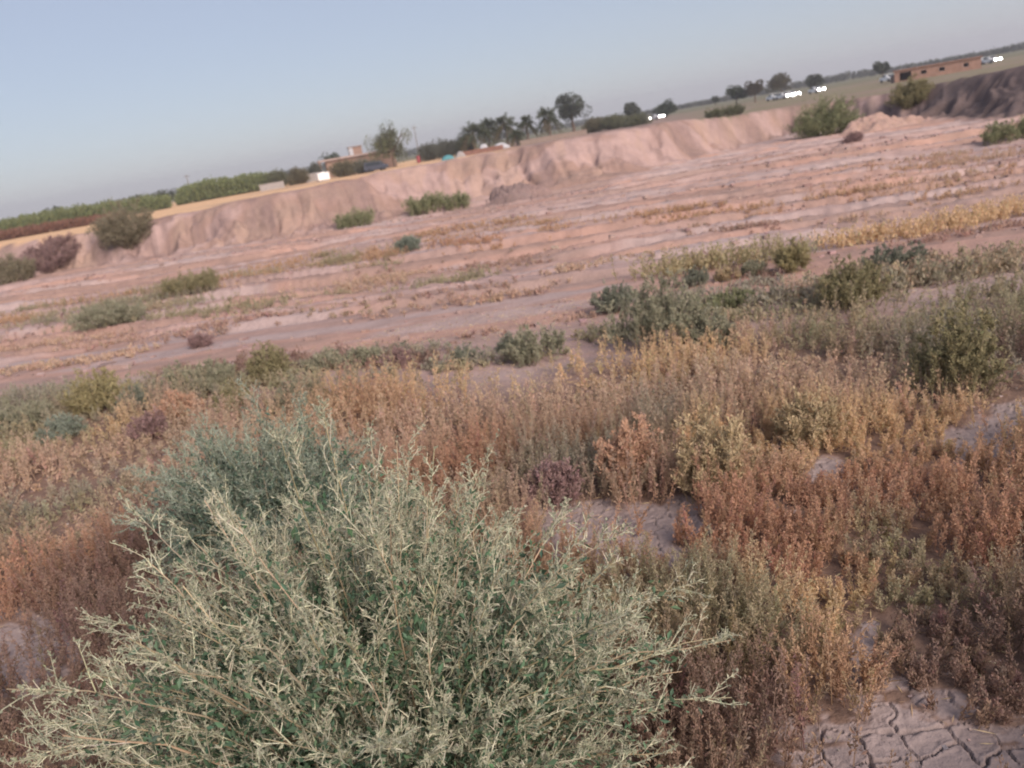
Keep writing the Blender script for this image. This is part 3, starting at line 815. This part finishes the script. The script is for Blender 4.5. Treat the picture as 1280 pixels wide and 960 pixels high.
def palm(label, px, D, hpx, crown_px, lean=.03, group='date palms in a row on the plain', skirt=.3):
    P0 = at_range(px, D); mpp = D/FPX; H = hpx*mpp; Rr = crown_px*mpp/2
    root = empty('date_palm', P0); tag(root, label, 'palm tree', group)
    tr, cr = MB(), MB()
    S = 8; t = np.linspace(0, 1, S+1)[None, :, None]
    top = np.array([[lean*H, 0, H-Rr*.75]])
    path = top[:, None]*t + np.array([.02*H, 0, 0])*np.sin(t*PI)
    path[:, 0, 2] = -.2
    rad = (.24+.05*np.cos(np.arange(S+1)*PI))[None]*np.linspace(1.15, .9, S+1)[None]
    v, q = tubes(path, rad, 8); tr.add(v, q, (.15, .11, .085))
    nf = 46; th = rng.uniform(0, 2*PI, nf); el = rng.uniform(-.9, 1.35, nf)
    d = np.stack([np.cos(th)*np.cos(el), np.sin(th)*np.cos(el), np.sin(el)], 1)
    L = Rr*rng.uniform(.9, 1.2, nf); S2 = 9; tt = np.linspace(0, 1, S2+1)[None, :, None]
    fp = top[:, None] + d[:, None]*L[:, None, None]*tt + np.array([0, 0, -1.0])*(L*(.35+.25*np.cos(el)))[:, None, None]*tt**2
    v, q = tubes(fp, np.linspace(.05, .015, S2+1)[None]*np.ones((nf, 1)), 3); cr.add(v, q, (.13, .12, .06))
    K = 34; i = np.repeat(np.arange(nf), K); t3 = rng.uniform(.15, 1, nf*K)
    p, tan = along(fp, i, t3)
    dd = unit(side_dirs(tan, .5, .9) + np.array([0, 0, -.12]))
    l3 = Rr*.30*(1.15-.6*t3)
    v, q = leaves(p, dd, l3, np.maximum(.09, l3*.16), .05)
    green = np.where((el < -.35)[i][:, None], np.array([.17, .135, .075]), np.array([.085, .10, .055]))
    cr.add(v, q, rep4(jitcol(1, nf*K, .15, .04)*green))
    tr.build('trunk', M_STEM, root, smooth=True); cr.build('crown', M_LEAF, root)
    return root

GREY = (.085, .095, .07); DG = (.07, .085, .055)
tree('large_tree', 'big drooping tree with open crown beside the flat roofed house', 491, 188, 50, 46, (.13, .135, .07), .30, droop=.5, n=6500)
tree('tree', 'small round tree showing behind the house roof', 416, 214, 24, 27, DG, .4, n=1600)
tree('large_tree', 'tallest dark tree at the end of the palm row', 716, 192, 42, 47, GREY, .22, n=6000)
GT = 'dark trees far on the plain'
tree('tree', 'grey-green round tree beyond the palm row, before the first lit car', 790, 230, 24, 23, GREY, .25, GT)
tree('tree', 'flat dark tree just past the first lit car', 830, 240, 28, 16, DG, .15, GT)
tree('tree', 'broad dark tree, first of two standing close together', 920, 235, 28, 21, DG, .2, GT)
tree('tree', 'brownish tree, second of two standing close together', 943, 230, 20, 24, (.10, .085, .06), .25, GT)
tree('tree', 'wide brownish tree right behind the longest white light', 976, 255, 36, 24, (.10, .09, .06), .25, GT)
tree('tree', 'small dark tree behind the single white light', 1017, 262, 20, 17, GREY, .2, GT)
tree('tree', 'small dark tree beside the brick building', 1103, 250, 18, 19, GREY, .35, GT)
tree('tree', 'tiny far tree alone before the pair of dark trees', 894, 330, 9, 10, GREY, .3, GT, n=700)
tree('tree', 'tiny dark tree over the reed bed, beside the white speck', 57, 250, 13, 18, DG, .3, GT, n=900)
tree('tree', 'tiny dark tree over the reeds behind the white speck', 73, 255, 13, 19, DG, .3, GT, n=900)
tree('tree', 'low dark tree at the end of the tall hedge', 205, 215, 22, 18, DG, .15, GT, n=1200)
tree('tree', 'low dark tree peeping over the bush on the bank lip', 172, 225, 18, 18, DG, .15, GT, n=1000)
palm('stocky date palm at the outer end of the row, over the boxy white load', 592, 188, 38, 44, .02)
palm('date palm leaning into its stocky neighbour', 609, 192, 38, 36, .08)
palm('bushy date palm rising above the wide white load', 632, 190, 40, 36, .03)
palm('slim date palm in the middle of the row', 658, 188, 34, 28, .03)
palm('tall date palm beside the tallest dark tree', 686, 186, 40, 36, .02)
palm('stump-low young date palm under the slim one', 645, 184, 20, 24, .0)
GB = 'bushes along the far plain'
shrub('bush', 'round bush on the plain beside the grey low wall', 344, 0, 28, 24, 'green', 'dome', GB, D=186)
shrub('bush', 'olive bush between the two grey walls', 371, 0, 26, 22, 'olive', 'dome', GB, D=184)
shrub('bush', 'bush under the end of the house porch', 392, 0, 20, 24, 'dark', 'dome', GB, D=188)
shrub('bush', 'olive bush in front of the house wall', 428, 0, 34, 22, 'olive', 'dome', GB, D=180)
shrub('bush', 'greyer bush in front of the house, next to the dark van', 450, 0, 30, 20, 'sage', 'dome', GB, D=180)
shrub('bush', 'dense dark bush behind the turquoise sheet', 535, 0, 30, 24, 'dark', 'dome', GB, D=190)
shrub('bush', 'dense dark bush between turquoise sheet and brick wall', 556, 0, 34, 25, 'dark', 'dome', GB, D=192)
shrub('bush', 'dark bush touching the first palm', 577, 0, 28, 24, 'dark', 'dome', GB, D=192)
shrub('bush', 'brownish bush at the foot of the tallest tree', 742, 0, 28, 20, 'olive', 'dome', GB, D=188)
shrub('bush', 'green bush on the crest past the tallest tree', 765, 0, 34, 20, 'green', 'dome', GB, D=186)
shrub('bush', 'bright green bush under the first lit car', 795, 0, 40, 14, 'green', 'dome', GB, D=180)
shrub('bush', 'small green bush on the khaki field edge', 903, 0, 44, 10, 'green', 'row', GB, D=120)
# tall hedge and reeds beyond the straw ground
def hedge(name, label, pxs, D, hpx, kind, n, k, cat='hedge'):
    c1, c2 = [np.array(c)*(1.0 if kind in ('dark', 'rusty') else 1.5) for c in KIND[kind]]
    mb = MB(); P0 = at_range(pxs[len(pxs)//2][0], D)
    xs = np.array([p[0] for p in pxs]); hs = np.array([p[1] for p in pxs])
    px = rng.uniform(xs[0], xs[-1], n)
    hyv = 168-(px-640)*.1745
    az = np.array([pix_az(a_, b_) for a_, b_ in zip(px, hyv)])
    dd = D + rng.uniform(-4, 4, n)
    x, y = dd*np.sin(az), dd*np.cos(az); z = height(x, y)
    H = np.interp(px, xs, hs)*D/FPX*(.72+.45*fbm(px/9, dd*.3, 701, 3))
    base = np.stack([x, y, z], 1)
    st = grow(base, unit(np.array([0.03, 0, 1.0])+rng.normal(size=(n, 3))*.12), H*rng.uniform(.75, 1, n), 3, .05)
    v, q = tubes(st, np.array([.04, .03, .02, .01])[None]*np.ones((n, 1)), 3); mb.add(v, q, c2*.8)
    i = np.repeat(np.arange(n), k); p, tan = along(st, i, rng.uniform(.1, 1, n*k))
    l_ = rng.uniform(.25, .6, n*k)*max(1, D/170)
    v, q = leaves(p+rng.normal(size=p.shape)*.12*max(1, D/170), unit(side_dirs(tan, .2, .9)), l_, l_*.4, .15)
    f = rng.uniform(0, 1, (n*k, 1)); mb.add(v, q, rep4(jitcol(1, n*k, .15, .05)*(c1*f+c2*(1-f))))
    return mb.build(name, M_LEAF, loc=P0)
o = hedge('hedge', '', [(218, 9), (228, 21), (260, 22), (300, 22), (332, 19), (345, 14)], 190, 30, 'hedge', 900, 26); tag(o, 'tall green hedge between straw ground and the grey low wall', 'hedge')
o = hedge('reed_bed', '', [(-60, 17), (0, 18), (60, 20), (130, 20), (210, 16)], 175, 26, 'hedge', 1500, 16); tag(o, 'green reed bed along the plain edge', 'reeds', kind='stuff')
o = hedge('reed_bed', '', [(-60, 8), (20, 9), (110, 8), (150, 6)], 150, 10, 'rusty', 900, 10); tag(o, 'rust brown low reeds at the foot of the green reed bed', 'reeds', kind='stuff')
o = hedge('treeline', '', [(760, 3), (860, 4), (1000, 6), (1060, 8), (1120, 4), (1240, 4), (1300, 8), (1420, 5)], 560, 10, 'dark', 1300, 12); tag(o, 'dim far treeline along the horizon', 'trees', kind='stuff')
o = hedge('treeline', '', [(-100, 8), (100, 7), (220, 9), (400, 7), (560, 8), (760, 6)], 600, 10, 'dark', 1300, 12); tag(o, 'dim low vegetation on the horizon behind the reeds', 'trees', kind='stuff')

# ------------------------------------------------------------------ buildings and small things on the plain
M_CLAYB = plain_mat('rendered_mud_brick', (.28, .19, .15), .9, .12, 3.0, .1, 0, .3)
M_BRICK = plain_mat('fired_brick', (.30, .185, .14), .9, .15, 1.5, .1, 0, .3)
M_WHITE = plain_mat('white_paint', (.80, .79, .77), .6, .05)
M_GREYB = plain_mat('grey_block', (.30, .275, .265), .9, .12, 3.0)
M_DARKIN = plain_mat('dark_interior', (.05, .04, .04), .9)
M_CONC = plain_mat('roof_slab', (.36, .28, .25), .9, .1)
M_TEAL = plain_mat('turquoise_plastic', (.07, .22, .25), .5, .1)
M_REDP = plain_mat('red_plastic', (.26, .06, .065), .5)
M_REDB = plain_mat('red_brick', (.22, .115, .085), .9, .2, 2.0)
M_POLE = plain_mat('weathered_pole', (.20, .18, .17), .8)
M_VAN = plain_mat('dark_car_paint', (.06, .065, .085), .35, .05, 3, .5)
M_GLASS = plain_mat('car_glass', (.03, .035, .04), .1, .02, 3, .5)
M_TYRE = plain_mat('tyre_rubber', (.03, .03, .03), .9)
M_CARW = plain_mat('white_car_paint', (.80, .80, .79), .3, .02, 3, .5)
M_CLOTH = plain_mat('white_sheet', (.42, .42, .44), .8, .05)

def lamp_mat():
    m, nt, b = new_mat('headlight_lit')
    b.inputs['Base Color'].default_value = (1, 1, 1, 1)
    b.inputs['Emission Color'].default_value = (1, .97, .93, 1); b.inputs['Emission Strength'].default_value = 35.0
    return m
M_LAMP = lamp_mat()

def facing(P, extra=0.0):
    return -math.atan2(P[0], P[1]) + extra   # local -Y looks back at the viewer's side

# house with flat roof, porch and a roof room
D = 196; P = at_range(440, D); m = D/FPX
h = empty('farm_house', P, facing(P, .08)); tag(h, 'low flat roofed mud house with porch and a small roof room', 'house')
x0, x1, hh = -30*m, 52*m, 19*m
def wall_holes(name, mat, parent, x0, x1, y0, y1, z0, z1, holes):
    """a wall with real openings: split into boxes between the holes (sorted, same sill and head)"""
    bx = []; cur = x0
    for a_, b_, s_, t_ in holes:
        if a_ > cur: bx.append((cur, a_, y0, y1, z0, z1))
        if s_ > z0: bx.append((a_, b_, y0, y1, z0, s_))
        if t_ < z1: bx.append((a_, b_, y0, y1, t_, z1))
        cur = b_
    if x1 > cur: bx.append((cur, x1, y0, y1, z0, z1))
    return box_part(name, bx, mat, parent)
wall_holes('wall', M_CLAYB, h, x0, x1, -.3, 0, -.3, hh, [(-3, -1.8, 1.2, 2.3), (.5, 1.6, -.3, 2.2), (4, 5.2, 1.2, 2.3)])
box_part('wall', [(x0, x0+.3, .003, 5, -.3, hh-.003)], M_CLAYB, h); box_part('wall', [(x1-.3, x1, .003, 5, -.3, hh-.003)], M_CLAYB, h); box_part('wall', [(x0+.3, x1-.3, 4.7, 5, -.3, hh-.003)], M_CLAYB, h)
for a_, b_ in ((-3, -1.8), (4, 5.2)):
    f = box_part('window', [(a_, b_, -.2, -.14, 1.2, 1.26), (a_, b_, -.2, -.14, 2.24, 2.3), (a_, a_+.06, -.2, -.14, 1.26, 2.24), (b_-.06, b_, -.2, -.14, 1.26, 2.24)], M_POLE, h)
    box_part('pane', [(a_+.06, b_-.06, -.18, -.16, 1.26, 2.24)], M_GLASS, f)
box_part('door', [(.5, 1.6, -.2, -.14, -.3, 2.2)], M_POLE, h)
box_part('roof', [(x0-9*m, x1+.3, -.9, 5.2, hh, hh+2.2*m)], M_CONC, h, .03)
box_part('porch_post', [(x0-8*m, x0-8*m+.3, -.7, -.4, -.3, hh)], M_CLAYB, h); box_part('porch_post', [(x0-8*m, x0-8*m+.3, 4.4, 4.7, -.3, hh)], M_CLAYB, h)
rz = hh+2.2*m
box_part('roof_room', [(0, 15*m, 1, 4, rz, rz+9*m)], M_CLAYB, h)
box_part('roof_room_wall', [(-.06, 4.5*m, .9, .998, rz+.02, rz+8.5*m)], M_CLOTH, h)
box_part('roof_room_roof', [(-.25, 15*m+.25, .7, 4.2, rz+9*m, rz+9.7*m)], M_CONC, h)

# long brick building with openings
D = 168; P = at_range(1171, D); m = D/FPX*.80
h = empty('brick_building', P, facing(P, .05)); tag(h, 'long low orange brick building with square dark openings', 'building')
x0, x1, hh = -50*m, 50*m, 13.5*m
z0, z1 = 4.6*m, 9.8*m
wall_holes('wall', M_BRICK, h, x0, x1, -.3, 0, -.6, hh, [(x0+6*m, x0+20*m, 1.0*m, 11*m), (x0+31*m, x0+38*m, z0, z1), (x0+52*m, x0+59*m, z0, z1), (x0+80*m, x0+86*m, z0, z1)])
box_part('wall', [(x0, x0+.3, .003, 6, -.6, hh-.003)], M_BRICK, h); box_part('wall', [(x1-.3, x1, .003, 6, -.6, hh-.003)], M_BRICK, h); box_part('wall', [(x0+.3, x1-.3, 5.7, 6, -.6, hh-.003)], M_BRICK, h)
box_part('partition', [(x0+24*m, x0+24*m+.3, .003, 5.69, -.6, hh-.003)], M_DARKIN, h)
box_part('roof', [(x0-.2, x1+.2, -.55, 6.2, hh, hh+1.3*m)], plain_mat('brick_roof_edge', (.30, .17, .12), .9), h, .02)
for a_, b_ in ((31, 38), (52, 59), (80, 86)):
    f_ = .05
    xa, xb = x0+a_*m+.003, x0+b_*m-.003
    wv = MB(); fr = [(xa, z0+.003), (xb, z0+.003), (xb, z1-.003), (xa, z1-.003)]; fi = [(xa+f_, z0+f_), (xb-f_, z0+f_), (xb-f_, z1-f_), (xa+f_, z1-f_)]
    vv = [(p_[0], y_, p_[1]) for y_ in (-.25, -.18) for p_ in fr+fi]
    qq = []
    for k in range(4):
        n_ = (k+1) % 4
        qq += [[k, n_, n_+4, k+4], [8+k+4, 8+n_+4, 8+n_, 8+k], [k, k+8, n_+8, n_], [k+4, n_+4, n_+12, k+12]]
    wv.add(vv, qq, W1).build('window_frame', M_CONC, h)
box_part('porch_wall', [(x0-5*m, x0-.003, -.2, .1, -.6, 9*m)], M_DARKIN, h)

# boundary walls, tank, drum, sheets
def simple(name, label, cat, px, D, boxes, mat, rz=0.0, bevel=.0, group=None):
    P = at_range(px, D); mb = MB(); m = D/FPX
    for b in boxes:
        v, q = boxv(*[k*m for k in b]); mb.add(v, q, W1)
    o = mb.build(name, mat); o.location = P; o.rotation_euler = (0, 0, facing(P, rz))
    if bevel:
        md = o.modifiers.new('Bevel', 'BEVEL'); md.width = bevel; md.segments = 3
    return tag(o, label, cat, group)
simple('block_wall', 'pale grey low block wall at the end of the hedge', 'wall', 337, 176, [(-14, 14, -.6, .6, -4, 7), (-15, 15, -.9, .9, 7, 7.6)], M_GREYB, .05)
simple('block_wall', 'grey low block wall behind the white tank', 'wall', 378, 186, [(-18, 18, -.6, .6, -4, 9), (-18.5, 18.5, -.9, .9, 9, 9.7)], M_GREYB, .05)
P = at_range(401, 172); m = 172/FPX
t_ = empty('water_tank', P, facing(P, .2)); tag(t_, 'white box tank on the straw ground before the house', 'tank')
box_part('tank_body', [(-7*m, 7*m, -1, 1, 1.0*m, 9.5*m)], M_WHITE, t_, .12); box_part('lid', [(-.35, .35, -.35, .35, 9.5*m, 10.2*m)], M_WHITE, t_, .03); box_part('base', [(-6*m, 6*m, -.9, .9, -.2, 1.0*m)], M_GREYB, t_)
simple('brick_wall', 'low reddish brick wall under the palms', 'wall', 600, 172, [(-26, 26, -.7, .7, -4, 4.6), (-26.4, 26.4, -.9, .9, 4.6, 5.1)], M_REDB, .0)
simple('grey_wall', 'pale earth wall along the bases of the slim palms', 'wall', 690, 176, [(-40, 40, -.5, .5, -4, 5.5), (-40.3, 40.3, -.7, .7, 5.5, 6)], plain_mat('earth_wall', (.26, .20, .165), .9), .0)

def sheet(name, label, cat, px, D, w, dp, h, mat, arch=.35, posts=True):
    P = at_range(px, D); m = D/FPX; w, h, dp = w*m, h*m, dp*m
    root = empty(name, P, facing(P, .1)); tag(root, label, cat)
    n = 24; u, v_ = np.meshgrid(np.linspace(-1, 1, n), np.linspace(-1, 1, n))
    z = h*(1-np.abs(u)**arch)*(1-np.abs(v_)**(arch+2)) *(.85+.3*fbm(u*2+px, v_*2, 801, 3)) - .1
    ii = np.arange(n*n).reshape(n, n); q = np.stack([ii[:-1, :-1], ii[:-1, 1:], ii[1:, 1:], ii[1:, :-1]], -1).reshape(-1, 4)
    o = MB().add(np.stack([u*w/2, v_*dp/2, z], -1).reshape(-1, 3), q, W1).build('canvas', mat, root, smooth=True)
    md = o.modifiers.new('Solid', 'SOLIDIFY'); md.thickness = .03
    if posts:
        for sx in (-1, 1):
            for sy in (-1, 1):
                box_part('post', [(sx*w*.47-.05, sx*w*.47+.05, sy*dp*.45-.05, sy*dp*.45+.05, -.2, h*(1-arch)*1.0)], M_POLE, root)
    return root
sheet('covered_load', 'small boxy load under a white sheet below the outer palms', 'covered load', 603, 181, 11, 10, 9, M_CLOTH, 6, False)
sheet('covered_load', 'wide rounded load under a white sheet below the bushy palm', 'covered load', 624, 183, 24, 14, 7.5, M_CLOTH, 2.2, False)
sheet('plastic_sheet', 'turquoise sheet slumped over goods on the crest', 'tarpaulin', 557, 160, 17, 12, 6, M_TEAL, 3, False)
sheet('plastic_sheet', 'pale grey sheet slumped beside the turquoise one', 'tarpaulin', 573, 160, 14, 10, 8, M_GREYB, 2, False)
# red drum
def lathe(prof, sides=20):
    a = np.arange(sides)/sides*2*PI
    v = np.stack([np.stack([r_*np.cos(a), r_*np.sin(a), np.full(sides, z_)], -1) for r_, z_ in prof])
    ii = np.arange(len(prof)*sides).reshape(len(prof), sides)
    q = np.stack([ii[:-1], np.roll(ii[:-1], -1, 1), np.roll(ii[1:], -1, 1), ii[1:]], -1)
    return v.reshape(-1, 3), q.reshape(-1, 4)
P = at_range(521, 186); v, q = lathe([(0.01, 0), (.55, 0), (.58, .08), (.55, .2), (.57, .9), (.6, .95), (.57, 1.0), (.57, 1.8), (.59, 1.9), (.4, 2.02), (.01, 2.05)])
o = MB().add(v, q, W1).build('red_drum', M_REDP, smooth=True); o.location = P; o.scale = (.75, .75, .75); tag(o, 'dull red drum beside the thin pole and drooping tree', 'drum')

def pole(label, px, D, hpx, r=.13, arm=True):
    P = at_range(px, D); H = hpx*D/FPX
    root = empty('utility_pole', P, facing(P)); tag(root, label, 'pole')
    v, q = lathe([(r, -.3), (r*.95, H*.5), (r*.7, H), (.01, H+.02)], 10); MB().add(v, q, W1).build('post', M_POLE, root, smooth=True)
    if arm: box_part('crossarm', [(-.7, .7, -.06, .06, H*.93, H*.93+.12)], M_POLE, root)
pole('thin utility pole rising from the tall hedge', 238, 205, 30); pole('thin utility pole beside the big drooping tree', 523, 200, 42)

# ------------------------------------------------------------------ cars with lit headlights
def car_proto(label, P, rz, body_mat, van=False, lights=True):
    root = empty('parked_van' if van else 'car', P, rz); tag(root, label, 'van' if van else 'car')
    L, W, H = (4.9, 1.85, 2.0) if van else (4.5, 1.78, 1.45)
    if van: prof = [(-2.4, .35), (-2.45, .8), (-2.3, 1.05), (-1.6, 1.2), (-.95, 1.95), (2.3, 2.0), (2.42, 1.2), (2.42, .35)]
    else: prof = [(-2.2, .3), (-2.25, .62), (-2.1, .82), (-1.05, .95), (-.45, 1.38), (.75, 1.42), (1.5, 1.0), (2.15, .95), (2.22, .5), (2.18, .3)]
    n = len(prof); b = bpy.data.meshes.new('body')
    vs = []
    for x_, sc in ((-W/2, 1), (W/2, 1)):
        for (y_, z_) in prof: vs.append((x_*(1 if z_ < 1.0 else .82), y_, z_))
    fs = [list(range(n))[::-1], list(range(n, 2*n))] + [[i, (i+1) % n, (i+1) % n+n, i+n] for i in range(n)]
    b.from_pydata(vs, [], fs); b.materials.append(body_mat)
    o = bpy.data.objects.new('body', b); COL.objects.link(o); o.parent = root
    md = o.modifiers.new('Bevel', 'BEVEL'); md.width = .07; md.segments = 3
    # windows: windscreen, rear and side glass set just proud of the body
    zt, zb = (1.88, 1.25) if van else (1.34, .98)
    ya, yb = (-1.55, 2.2) if van else (-.98, 1.42)
    for sx in (-1, 1):
        xo, xi = sx*(W/2*.86+.03), sx*(W/2*.82)
        v = [(xo, ya+.1, zb), (xo, yb, zb), (xi+sx*.02, yb-.55, zt), (xi+sx*.02, ya+.62, zt)]
        v2 = [(a_-sx*.04, b_, c_) for a_, b_, c_ in v]
        MB().add(v+v2, [[0, 1, 2, 3], [7, 6, 5, 4], [0, 4, 5, 1], [1, 5, 6, 2], [2, 6, 7, 3], [3, 7, 4, 0]], W1).build('side_window', M_GLASS, root)
    y1, z1_, y2, z2 = (-1.55, 1.25, -1.0, 1.9) if van else (-1.0, .98, -.5, 1.36)
    v = [(-W*.38, y1-.03, z1_), (W*.38, y1-.03, z1_), (W*.36, y2-.03, z2), (-W*.36, y2-.03, z2)]; v2 = [(a_, b_+.04, c_) for a_, b_, c_ in v]
    MB().add(v+v2, [[0, 1, 2, 3], [7, 6, 5, 4], [0, 4, 5, 1], [1, 5, 6, 2], [2, 6, 7, 3], [3, 7, 4, 0]], W1).build('windscreen', M_GLASS, root)
    for sx in (-1, 1):
        for yy in (-1.35, 1.35):
            v, q = lathe([(.01, -.1), (.31, -.1), (.33, -.06), (.33, .06), (.31, .1), (.01, .1)], 18)
            v = np.stack([v[:, 2]+sx*(W/2-.06), v[:, 0]+yy, v[:, 1]+.33], 1)
            MB().add(v, q, W1).build('wheel', M_TYRE, root, smooth=True)
        v, q = lathe([(.01, -.05), (.15, -.04), (.16, .0), (.13, .06), (.01, .08)], 16)
        v = np.stack([v[:, 0]*1.3+sx*.62, -v[:, 2]-(2.44 if van else 2.27), v[:, 1]+.7], 1)
        MB().add(v, q, W1).build('headlight', M_LAMP if lights else M_GLASS, root, smooth=True)
    return root

P = at_range(468, 176); car_proto('dark blue-grey van parked between the bushes and the drooping tree', P, facing(P, 1.2), M_VAN, True, False)
for px, D, rz, lab in [(803, 215, .5, 'white car with lights on, first along the far road past the palms'), (819, 228, .7, 'white car partly hidden beside the flat dark tree'),
                       (967, 205, .5, 'white car with lit headlights just ahead of the pair under the wide tree'), (979, 200, .6, 'white car under the wide brownish tree, leading a close pair'),
                       (988, 203, .6, 'white car under the wide brownish tree, trailing a close pair'), (1020, 205, .5, 'lone white car with bright headlights by the small dark tree'),
                       (1111, 190, .5, 'white car with bright headlights at the porch end of the brick building'), (1238, 215, .7, 'white car with bright headlights past the plain end of the brick building'),
                       (1229, 218, .7, 'dimmer white car close behind the last bright one')]:
    P = at_range(px, D); car_proto(lab, P, facing(P, rz), M_CARW)
P = at_range(70, 240); car_proto('tiny white car among reeds under two dark trees', P, facing(P, 1.3), M_CARW, False, False)

# ------------------------------------------------------------------ evening haze over the plain
hv_, hq_ = boxv(-1500, 1500, -300, 2500, -6, 45)
hm = bpy.data.materials.new('haze'); hm.use_nodes = True; hn = hm.node_tree
for n_ in list(hn.nodes):
    if n_.type == 'BSDF_PRINCIPLED': hn.nodes.remove(n_)
pv = hn.nodes.new('ShaderNodeVolumePrincipled'); pv.inputs['Color'].default_value = (.93, .94, 1.0, 1)
pv.inputs['Density'].default_value = .0005; pv.inputs['Anisotropy'].default_value = .2
hn.links.new(pv.outputs[0], hn.nodes['Material Output'].inputs['Volume'])
hz = MB().add(hv_, hq_, W1).build('haze', hm); tag(hz, 'thin pale evening haze over the far plain', 'haze', kind='stuff')

# ------------------------------------------------------------------ sky, sun, render
w = bpy.data.worlds.new('World'); scene.world = w; w.use_nodes = True
nt = w.node_tree; bg = nt.nodes['Background']
SUN_EL, SUN_AZ = math.radians(31), math.radians(150)   # azimuth clockwise from the view direction (+Y)
sky = nt.nodes.new('ShaderNodeTexSky'); sky.sky_type = 'NISHITA'; sky.sun_disc = False
sky.sun_elevation = SUN_EL; sky.sun_rotation = SUN_AZ; sky.air_density = 1.0; sky.dust_density = 0.4; sky.ozone_density = 2.0
# dusty evening air: the clear sky veiled by an even pale lavender
mxr = nt.nodes.new('ShaderNodeMix'); mxr.data_type = 'RGBA'; mxr.inputs['Factor'].default_value = .74
mxr.inputs[7].default_value = (2.68, 2.79, 3.45, 1)
nt.links.new(sky.outputs[0], mxr.inputs[6]); nt.links.new(mxr.outputs[2], bg.inputs['Color']); bg.inputs['Strength'].default_value = .105
sl = bpy.data.lights.new('sun', 'SUN'); sl.energy = 3.4; sl.angle = math.radians(36); sl.color = (1.0, .84, .74)
so = bpy.data.objects.new('sun', sl); COL.objects.link(so)
dv = Vector((math.sin(SUN_AZ)*math.cos(SUN_EL), math.cos(SUN_AZ)*math.cos(SUN_EL), math.sin(SUN_EL)))
so.rotation_euler = dv.to_track_quat('Z', 'Y').to_euler(); so.location = (20, -20, 30)
vs = scene.view_settings
vs.view_transform = 'Standard'; vs.look = 'None'; vs.gamma = 1.0; vs.use_curve_mapping = False; vs.exposure = 0.62
scene.cycles.filter_width = 1.9
scene.cycles.max_bounces = 6; scene.cycles.diffuse_bounces = 3; scene.cycles.transmission_bounces = 3; scene.cycles.volume_bounces = 0
